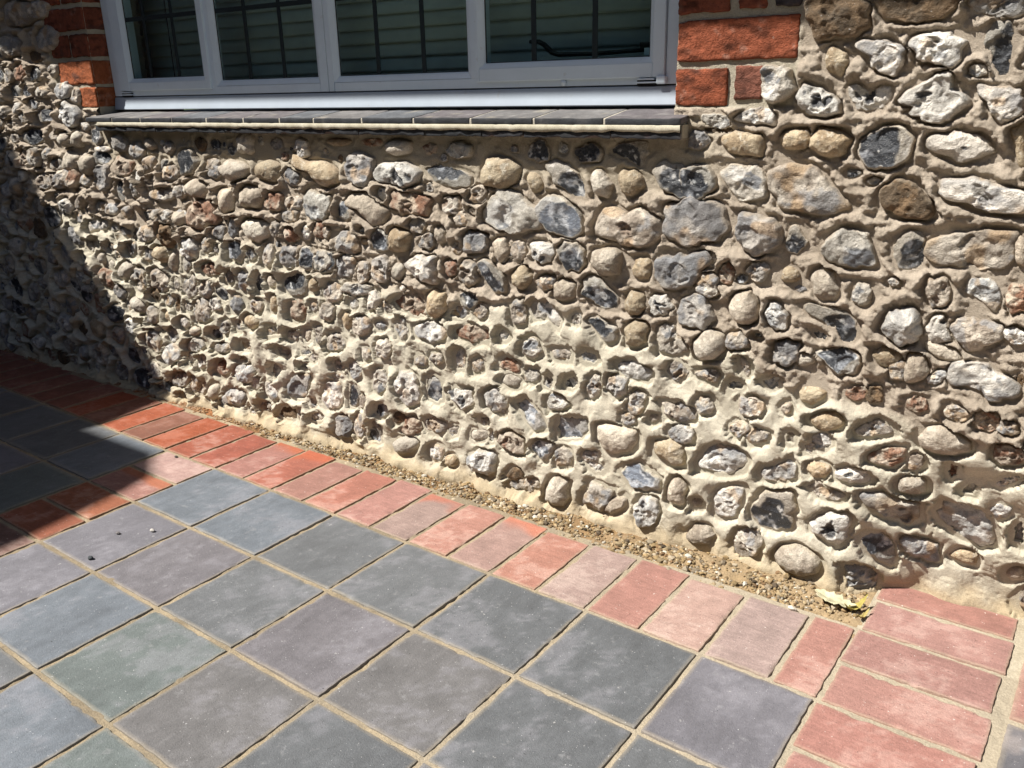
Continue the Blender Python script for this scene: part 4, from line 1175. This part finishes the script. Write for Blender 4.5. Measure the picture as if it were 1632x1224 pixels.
qx = spaced([(1.146, 1.62, .0048), (1.62, 4.5, .2)]); qy = spaced([(-.0755, .16, .0048)]); QX, QY = np.meshgrid(qx, qy, indexing='ij'); Pq = np.stack([QX, QY, 0 * QX], -1)
qw, qv = to_wall(QX, QY); q1 = fbm(Pq, 16, 2, 61); q2 = fbm(Pq, 70, 3, 62)
Cq = mixc((.44, .39, .30), (.34, .29, .21), np.clip(.5 + q1 + .4 * q2, 0, 1))
tag(link('patio_corner', mesh_np('patio_corner', np.stack([qw, qv, -.0036 + .0016 * q1 + .0018 * q2], -1).reshape(-1, 3), grid_faces(*QX.shape), col=Cq.reshape(-1, 3)), M['joint']), kind='structure')
def paver(name, x0, x1, y0, y1, col, seed, mat, label, cat, group, col2=None, blot=.5, tone=(.5, .42, .37), step=.010, tilt=.0006, bev=.0016):
    """one paving unit laid in the patio, its top at z = 0; x,y in the paving frame"""
    V, F = box_np(x1 - x0, y1 - y0, .034, step, bev)
    rs = np.random.default_rng(seed); P = V + seed * .713
    edge = np.minimum((x1 - x0) / 2 - np.abs(V[:, 0]), (y1 - y0) / 2 - np.abs(V[:, 1]))
    top = V[:, 2] > 0
    wob = .0013 * fbm(P, 28, 3, seed) + .0010 * noise(P, 110, seed + 1)
    k = sstep(.02, .0, edge)
    V[:, 0] += np.sign(V[:, 0]) * k * wob; V[:, 1] += np.sign(V[:, 1]) * k * (.0013 * fbm(P + 9, 28, 3, seed) + .001 * noise(P + 5, 110, seed + 1))
    chip = sstep(.30, .5, fbm(P, 38, 2, seed + 4)) * sstep(.006, 0, edge)
    V[:, 2] += np.where(top, .0007 * fbm(P, 22, 3, seed + 2) - .003 * chip + V[:, 0] * rs.uniform(-tilt, tilt) * 6 + V[:, 1] * rs.uniform(-tilt, tilt) * 6, 0)
    V[:, 2] += -.017 + rs.uniform(-.0009, .0009)
    n1 = fbm(P, 9, 3, seed + 5); n2 = fbm(P, 34, 4, seed + 6); n3 = fbm(P, 120, 2, seed + 7)
    if name == 'brick_paver': dz = .20 if x0 > 0 else .04; col = ((1 - dz) * np.array(col) + dz * np.mean(col) * .9) * (.78 if x0 > 0 else .78)
    col = np.array(col) * (.93 if name == 'paving_tile' else .94)
    C_ = np.array(col) * (1 + .22 * n1 + .18 * n2 + .12 * n3)[:, None]
    C_ = mixc(C_, tone, blot * .45 * sstep(.10, .50, n1 + .7 * n2 + .5 * n3))
    if col2 is not None: C_ = mixc(C_, col2, .85 * sstep(.0, .16, V[:, 1] / (y1 - y0) - .18 + .35 * n1))
    C_ = mixc(C_, (.36, .30, .21), .35 * sstep(.005, .0, edge + .003 * n2))
    o = link(name, mesh_np(name, V, F, col=C_), mat)
    cxp, cyp = (x0 + x1) / 2, (y0 + y1) / 2; wx, wy = to_wall(cxp, cyp)
    o.location = (float(wx), float(wy), 0); o.rotation_euler = (0, 0, -A_P)
    tag(o, label, cat, group); return o
def seen(x0, x1, y0, y1):
    q = np.array([(x0, y0), (x1, y0), (x1, y1), (x0, y1), ((x0 + x1) / 2, (y0 + y1) / 2)]); wx, wy = to_wall(q[:, 0], q[:, 1])
    P = np.stack([wx, wy, 0 * wx], 1); dep = (P - CAMP) @ AXES[2]; uv = project(P)
    ok = (dep > .05) & (uv[:, 0] > -260) & (uv[:, 0] < 1890) & (uv[:, 1] < 1480)
    return ok.any()
ORD = 'first second third fourth fifth sixth seventh eighth ninth tenth eleventh twelfth thirteenth fourteenth fifteenth sixteenth seventeenth eighteenth nineteenth twentieth'.split() + ['twenty-' + q for q in 'first second third fourth fifth sixth seventh eighth ninth'.split()] + ['thirtieth'] + ['thirty-' + q for q in 'first second third fourth fifth'.split()]
G = .0095 / 2
X0, XS, YS, YT = -.3984, .2250, .2252, -.3038
# border bricks along the wall, from the right corner leftwards
edges = [1.147, 1.0725, .952, .835, .722, .611] + [.611 - .1122 * k for k in range(1, 29)]
bcol = [((.44, .20, .155), 'reddish pink', None), ((.40, .28, .25), 'greyish mauve', None), ((.47, .29, .235), 'pale pink', None), ((.44, .20, .155), 'salmon pink', None), ((.38, .255, .22), 'dusty grey pink', None),
        ((.45, .19, .13), 'warm red', None), ((.40, .24, .20), 'pink and red', (.40, .15, .095)), ((.45, .20, .145), 'salmon red', None), ((.36, .24, .205), 'greyish brown', (.33, .12, .08)), ((.44, .20, .16), 'pink', None),
        ((.40, .165, .12), 'dark flecked red', None), ((.35, .18, .145), 'mauve red', None), ((.37, .125, .085), 'speckled red', (.33, .09, .045)), ((.36, .17, .14), 'red-ended pale pink', (.32, .09, .04)), ((.34, .10, .065), 'dark pitted red', None),
        ((.33, .095, .055), 'rusty pitted red', None), ((.34, .085, .035), 'bright orange red', None), ((.24, .10, .065), 'brown', None), ((.34, .085, .035), 'orange', None), ((.25, .10, .065), 'dull brown red', None), ((.33, .08, .035), 'strong orange', None)]
for k in range(len(edges) - 1):
    x1, x0 = edges[k] - G * (1 if k else .2), edges[k + 1] + G
    if not seen(x0, x1, -.304, -.09): continue
    col, nm, c2 = bcol[k] if k < len(bcol) else ((.27, .10, .065), 'shaded red', None)
    pos = (ORD[k - 1] + ' along from the corner brick') if k else 'at the dry leaf corner'
    paver('brick_paver', x0, x1, -.3038 + G, -.092 - .006 * ((k * 7) % 3 - 1), col, 100 + k, M['paver'], f'{nm} brick in the wall border, {pos}'.replace('shaded red brick', 'shaded brick'), 'paver', 'brick pavers of the border along the wall', c2, .45 if k < 16 else .2, step=.006)
# right band, running out from the wall
ry = [.112, .030, -.080, -.1925, -.3075, -.4275, -.540, -.655, -.768, -.880]
rc = [(.44, .195, .15), (.42, .21, .175), (.38, .185, .155), (.43, .205, .165), (.43, .185, .145), (.43, .195, .16), (.42, .20, .16), (.42, .2, .16), (.42, .2, .16)]
rn = ['dark stained pink', 'dusty pink', 'smeared brownish pink', 'long smooth pink', 'clean salmon', 'plain pink', 'pale red', 'light red', 'soft pink']
for k in range(9):
    if not seen(1.155, 1.378, ry[k + 1], ry[k]): continue
    paver('brick_paver', 1.1515 + .004 * (k % 2), 1.3795 - .004 * ((k + 1) % 2), ry[k + 1] + G * 1.2, ry[k] - G * 1.2, rc[k], 200 + k, M['paver'], f'{rn[k]} brick in the sunlit cross band, {ORD[k]} out from the flint wall', 'paver', 'brick pavers of the sunlit cross band', None, .4, step=.006)
# left band
for k in range(12):
    y1 = YT - .1128 * k; y0 = y1 - .1128
    if not seen(-.605, -.40, y0, y1): continue
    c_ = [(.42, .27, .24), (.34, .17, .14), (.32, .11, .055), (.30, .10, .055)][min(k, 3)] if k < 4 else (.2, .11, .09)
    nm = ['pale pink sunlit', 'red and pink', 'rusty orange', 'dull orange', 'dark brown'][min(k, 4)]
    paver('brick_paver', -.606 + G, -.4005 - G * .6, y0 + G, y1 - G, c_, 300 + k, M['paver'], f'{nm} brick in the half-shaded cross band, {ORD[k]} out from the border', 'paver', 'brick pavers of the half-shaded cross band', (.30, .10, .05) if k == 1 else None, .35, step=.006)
# slate coloured square tiles
tc_ = {'blue grey': (.128, .145, .168), 'purple grey': (.138, .130, .142), 'dark grey': (.102, .108, .116), 'green grey': (.114, .133, .131), 'mid grey': (.118, .124, .132), 'lilac grey': (.142, .138, .156), 'brown grey': (.126, .122, .124)}
grid_t = {(0, 0): 'blue grey', (1, 0): 'blue grey', (2, 0): 'mid grey', (3, 0): 'mid grey', (4, 0): 'dark grey', (5, 0): 'dark grey', (6, 0): 'lilac grey',
          (0, 1): 'lilac grey', (1, 1): 'purple grey', (2, 1): 'mid grey', (3, 1): 'purple grey', (4, 1): 'brown grey', (5, 1): 'dark grey', (6, 1): 'mid grey',
          (0, 2): 'lilac grey', (1, 2): 'blue grey', (2, 2): 'green grey', (3, 2): 'brown grey', (4, 2): 'dark grey', (5, 2): 'dark grey'}
names = list(tc_)
for i in range(7):
    for m_ in range(7):
        x0 = X0 + XS * i + G; x1 = X0 + XS * (i + 1) - G
        if i == 6: x1 = 1.144
        if i == 0: x0 += .001
        y1 = YT - YS * m_ - G; y0 = YT - YS * (m_ + 1) + G
        if not seen(x0, x1, y0, y1): continue
        nm = grid_t.get((i, m_)) or names[(i * 3 + m_ * 5) % 7]
        paver('paving_tile', x0, x1, y0, y1, tc_[nm], 400 + i * 17 + m_, M['tile'], f'{nm} square tile, {ORD[i]} along from the half-shaded band, {ORD[m_]} row from the border', 'tile', 'square slate coloured tiles between the brick bands', None, .75, (.205, .20, .222), step=.0075)
for i in range(9):
    for m_ in range(6):
        x1 = -.611 - XS * i - G; x0 = -.611 - XS * (i + 1) + G; y1 = YT - YS * m_ - G; y0 = YT - YS * (m_ + 1) + G
        if not seen(x0, x1, y0, y1): continue
        nm = names[(i * 2 + m_ * 3) % 7]
        paver('paving_tile', x0, x1, y0, y1, np.array(tc_[nm]) * .95, 600 + i * 17 + m_, M['tile'], f'shaded slate tile, {ORD[i]} beyond the half-shaded band, {ORD[m_]} row from the border', 'tile', 'square slate tiles in the shade', None, .3, (.18, .18, .2), step=.014)
# beyond the sunlit band: bricks and tiles carry on, a little further out
for k in range(2):
    x0 = 1.3990 + .1125 * k; paver('brick_paver', x0, x0 + .103, -.183, .030, (.42, .2, .16), 700 + k, M['paver'], 'pink brick beyond the sunlit cross band, cut by the picture edge' if k == 0 else 'pink brick beyond the sunlit cross band, outside the picture edge', 'paver', 'brick pavers beyond the sunlit band')
for m_ in range(5):
    yq = -.1935 - YS * m_
    if seen(1.399, 1.615, yq - YS, yq): paver('paving_tile', 1.3990, 1.3990 + .2155, yq - YS + G, yq - G, (.115, .113, .125), 720 + m_, M['tile'], f'dark lilac tile beyond the sunlit cross band, {ORD[m_]} row below the brick', 'tile', 'square slate tiles beyond the sunlit band')

# ---------------------------------------------------------------- gravel strip
gx2 = spaced([(-4, -2.5, .1), (-2.5, -1.1, .010), (-1.1, 1.149, .0045)]); tv = np.linspace(0, 1, 46)
GX, TV = np.meshgrid(gx2, tv, indexing='ij')
yb_ = to_wall(gx2, np.full_like(gx2, -.11))[1]; yt_ = wall_y(gx2) + .03
GY = yb_[:, None] + (yt_ - yb_)[:, None] * TV
Pg = np.stack([GX, GY, 0 * GX], -1); g1 = fbm(Pg, 14, 3, 91); g2 = fbm(Pg, 60, 3, 92)
def soil_z(x, y):
    P = np.stack([x, y, 0 * x], -1); return -.009 + .011 * fbm(P, 14, 3, 91) + .0055 * fbm(P, 60, 3, 92)
GZ = soil_z(GX, GY)
Cg = mixc((.29, .18, .085), (.20, .12, .06), np.clip(.5 + g1 + .5 * g2, 0, 1)); Cg = mixc(Cg, (.34, .13, .055), .75 * sstep(-.25, -1.0, GX + .2 * g1)); Cg = mixc(Cg, (.42, .34, .22), .5 * sstep(.3, 1.0, GX + .3 * g1))
o = link('soil_strip', mesh_np('soil_strip', np.stack([GX, GY, GZ], -1).reshape(-1, 3), grid_faces(*GX.shape), col=Cg.reshape(-1, 3)), M['soil']); tag(o, kind='structure')
ico = bmesh.new(); bmesh.ops.create_icosphere(ico, subdivisions=1, radius=1.0); bmesh.ops.subdivide_edges(ico, edges=[], cuts=0)
IV = np.array([v.co[:] for v in ico.verts]); IF = np.array([[v.index for v in f.verts] for f in ico.faces]); ico.free()
IV = IV / np.linalg.norm(IV, axis=1, keepdims=True)
def pebbles(n, xr, szr, seed, dens):
    rg = np.random.default_rng(seed); x = rg.uniform(*xr, n); y0 = to_wall(x, np.full(n, -.092))[1]; y1 = wall_y(x) - .004
    tpos = np.clip(rg.normal(.52, .26, n), .03, .98); y = y0 + (y1 - y0) * tpos
    keep = (fbm(np.stack([x, y, 0 * x], -1), 17, 2, 95) + rg.uniform(-.5, .5, n)) > dens
    keep &= ~((x > 1.135) & (x < 9))
    x, y = x[keep], y[keep]; n = len(x)
    sz = rg.uniform(0, 1, n) ** 2.2 * (szr[1] - szr[0]) + szr[0]
    z = soil_z(x, y) + sz * .35
    Sx = sz[:, None] * rg.uniform(.75, 1.35, (n, 3)) * np.array([1, 1, .8])
    an = rg.uniform(0, 2 * PI, n); ca, sa = np.cos(an), np.sin(an)
    V = IV[None] * (1 + rg.uniform(-.28, .22, (n, len(IV))))[..., None] * Sx[:, None]
    vx = V[..., 0] * ca[:, None] - V[..., 1] * sa[:, None]; vy = V[..., 0] * sa[:, None] + V[..., 1] * ca[:, None]
    V = np.stack([vx + x[:, None], vy + y[:, None], V[..., 2] + z[:, None]], -1)
    pal = np.array([(.37, .285, .17), (.29, .205, .11), (.43, .36, .26), (.20, .125, .065), (.33, .235, .12), (.55, .51, .43), (.10, .075, .05), (.25, .20, .14)])
    c = pal[rg.choice(8, n, p=[.22, .2, .16, .12, .14, .05, .04, .07])] * rg.uniform(.5, 1.0, (n, 1))
    red = sstep(-.35, -1.0, x)[:, None]; c = c * (1 - .6 * red) + np.array((.30, .15, .075)) * .6 * red
    F_ = (IF[None] + (np.arange(n) * len(IV))[:, None, None]).reshape(-1, 3)
    return V.reshape(-1, 3), F_, np.repeat(c, len(IV), 0)
parts = [pebbles(10500, (-.95, 1.15), (.0015, .0050), 1, -.16), pebbles(2600, (-2.4, -.9), (.0016, .005), 2, -.2), pebbles(260, (-.4, 1.14), (.0035, .0075), 3, 0), pebbles(900, (-.6, 1.14), (.004, .0085), 4, .12)]
Vp, Fp, Cp, of = [], [], [], 0
for v, f, c in parts: Vp.append(v); Fp.append(f + of); Cp.append(c); of += len(v)
o = link('gravel', mesh_np('gravel', np.concatenate(Vp), None, np.concatenate(Fp), np.concatenate(Cp), smooth=False), M['gravel']); tag(o, kind='stuff')
# loose bits lying on the paving
def pebble(u, v, sz, col, label, seed):
    d = ray(u, v); t = -CAMP[2] / d[2]; q = CAMP + t * d
    bm = bmesh.new(); bmesh.ops.create_icosphere(bm, subdivisions=3, radius=1); me = bpy.data.meshes.new('pebble')
    for w in bm.verts:
        p = np.array(w.co) ; k = 1 + .35 * float(noise(p[None] + seed, 1.6, seed)[0]); w.co = Vector(p * k * sz * np.array([1.25, .85, .7]))
    bm.to_mesh(me); bm.free()
    a = me.attributes.new('Col', 'FLOAT_COLOR', 'POINT')
    for i in range(len(me.vertices)): a.data[i].color = (*col, 1)
    for p in me.polygons: p.use_smooth = True
    o = link('pebble', me, M['gravel'], None, (q[0], q[1], sz * .55)); tag(o, label, 'pebble', 'loose stones on the paving')
pebble(144, 891, .0055, (.05, .055, .06), 'small dark stone on the blue grey tile by the shadow edge', 3)
pebble(188, 851, .0045, (.14, .13, .13), 'tiny dark grey stone near the middle of the blue grey tile by the shadow', 4)
pebble(243, 847, .0050, (.42, .40, .37), 'small pale stone near the far corner of the tile by the shadow edge', 5)
pebble(281, 729, .0042, (.06, .05, .045), 'tiny black stone at the joint above the pale pink half-shaded band brick', 6)
pebble(1262, 972, .006, (.55, .50, .42), 'pale stone at the back of the gravel strip near the dry leaf', 7)

# dry leaves in the gravel by the corner
def leaf(name, u, v, L, Wd, yaw, curl, col, label, lift, seed, fold=.5, asp=None):
    d = ray(u, v); t = (lift - CAMP[2]) / d[2]; q = CAMP + t * d
    a = np.linspace(0, 1, 26); b_ = np.linspace(-1, 1, 15); A_, B_ = np.meshgrid(a, b_, indexing='ij')
    wv = np.sin(PI * np.clip(A_, 0, 1) ** .8) ** .8 * (1 + .18 * np.sin(A_ * 31 + seed) + .1 * np.sin(A_ * 57)) + .02
    x = (A_ - .5) * L; y = B_ * Wd / 2 * wv
    zz = curl * L * ((A_ - .5) ** 2 * 2) + fold * np.abs(y) + .004 * fbm(np.stack([x, y, 0 * x], -1) + seed, 90, 3, seed)
    c, s = math.cos(yaw), math.sin(yaw); top = np.stack([x * c - y * s, x * s + y * c, zz], -1).reshape(-1, 3); bot = top - np.array([0, 0, .0007])
    nA, nB = A_.shape; F1 = grid_faces(nA, nB); F2 = grid_faces(nA, nB, nA * nB)[:, ::-1]; n_ = nA * nB
    rim = [i * nB for i in range(nA)] + [(nA - 1) * nB + j for j in range(1, nB)] + [i * nB + nB - 1 for i in range(nA - 2, -1, -1)] + [j for j in range(nB - 2, 0, -1)]
    R2 = np.array([(rim[i], rim[(i + 1) % len(rim)], rim[(i + 1) % len(rim)] + n_, rim[i] + n_) for i in range(len(rim))])[:, ::-1]
    V = np.concatenate([top, bot]); nc = fbm(V + seed, 60, 3, seed); C_ = np.array(col) * (1 + .35 * nc)[:, None]
    C_ = mixc(C_, np.array(col) * .6, np.concatenate([np.exp(-(B_ / .1) ** 2).ravel()] * 2) * .6)
    me = mesh_np(name, V, np.concatenate([F1, F2, R2]), col=C_); o = link(name, me, M['leaf'], None, (q[0], q[1], lift)); return tag(o, label, 'leaf')
leaf('dry_leaf', 1331, 959, .078, .034, math.radians(-8), .25, (.46, .43, .29), 'crumpled pale cream dry leaf lying on the gravel beside the corner', .004, 3, .35)
leaf('dry_leaf', 1363, 970, .060, .014, math.radians(62), .7, (.30, .25, .07), 'curled yellow green dry leaf standing at the end of the gravel', .004, 8, .6)
leaf('dry_leaf', 1375, 982, .040, .008, math.radians(70), .5, (.30, .24, .09), 'thin brown curled leaf shred against the sunlit brick band', .003, 12, .5)

# ---------------------------------------------------------------- outside the picture: the eave, and a gable and hedge added to shade it
ev = empty('roof_eave', (-.5, -.3, 2.0)); tag(ev, 'overhanging roof eave with soffit and gutter above the window', 'roof')
def at_world(o, root): o.location = [-q for q in root.location]; return o
at_world(Boxes().box(-2.6, 2.6, -.40, .12, 2.03, 2.05, 0).build('soffit_board', M['upvc'], ev), ev)
at_world(Boxes().box(-2.6, 2.6, -.43, -.402, 1.99, 2.16, 0).build('fascia', M['upvc'], ev), ev)
gp = [(-.485 + .055 * math.cos(a), 2.03 - .055 * math.sin(a)) for a in np.linspace(0, PI, 13)] + [(-.485 + .051 * math.cos(a), 2.03 - .051 * math.sin(a)) for a in np.linspace(PI, 0, 13)]
at_world(Boxes().prism(gp, -2.6, 2.6).build('gutter', M['black'], ev), ev)
at_world(Boxes().prism([(-.45, 2.165), (1.2, 3.55), (1.2, 3.61), (-.45, 2.225)], -2.6, 2.6).build('roof_slope', M['farbrick'], ev), ev)
wg = Boxes().prism([(0, -.05), (0, 1.71), (-.85, 2.43), (-1.58, 3.02), (-1.90, 3.09), (-1.985, 3.05), (-2.125, 3.38), (-2.276, 3.69), (-2.49, 3.93), (-2.67, 3.99), (-2.92, 4.03), (-3.4, 3.98), (-5.6, 2.2), (-5.6, -.05)], -2.9, -2.6, 'x')  # added occluder, outline traced back along the sun from the wanted shadow edge
tag(wg.build('shadow_gable', M['farbrick']), 'unseen brick gable shaped to cast the shadow across wall and paving', 'building')
V, F = box_np(26, 1.2, 3.2, .16, .3); nn = fbm(V, 1.1, 4, 3); V[:, 1] += .45 * nn; V[:, 2] += 1.5 + .35 * fbm(V, .8, 3, 5) * (V[:, 2] > 0); V[:, 1] += -5.0; V[:, 0] += 1.0  # added out of view: gives the panes a dark reflection and blocks low sky
tag(link('shade_hedge', mesh_np('shade_hedge', V, F), M['hedge']), 'unseen dark hedge added behind the viewer to darken panes and sky light', 'hedge')
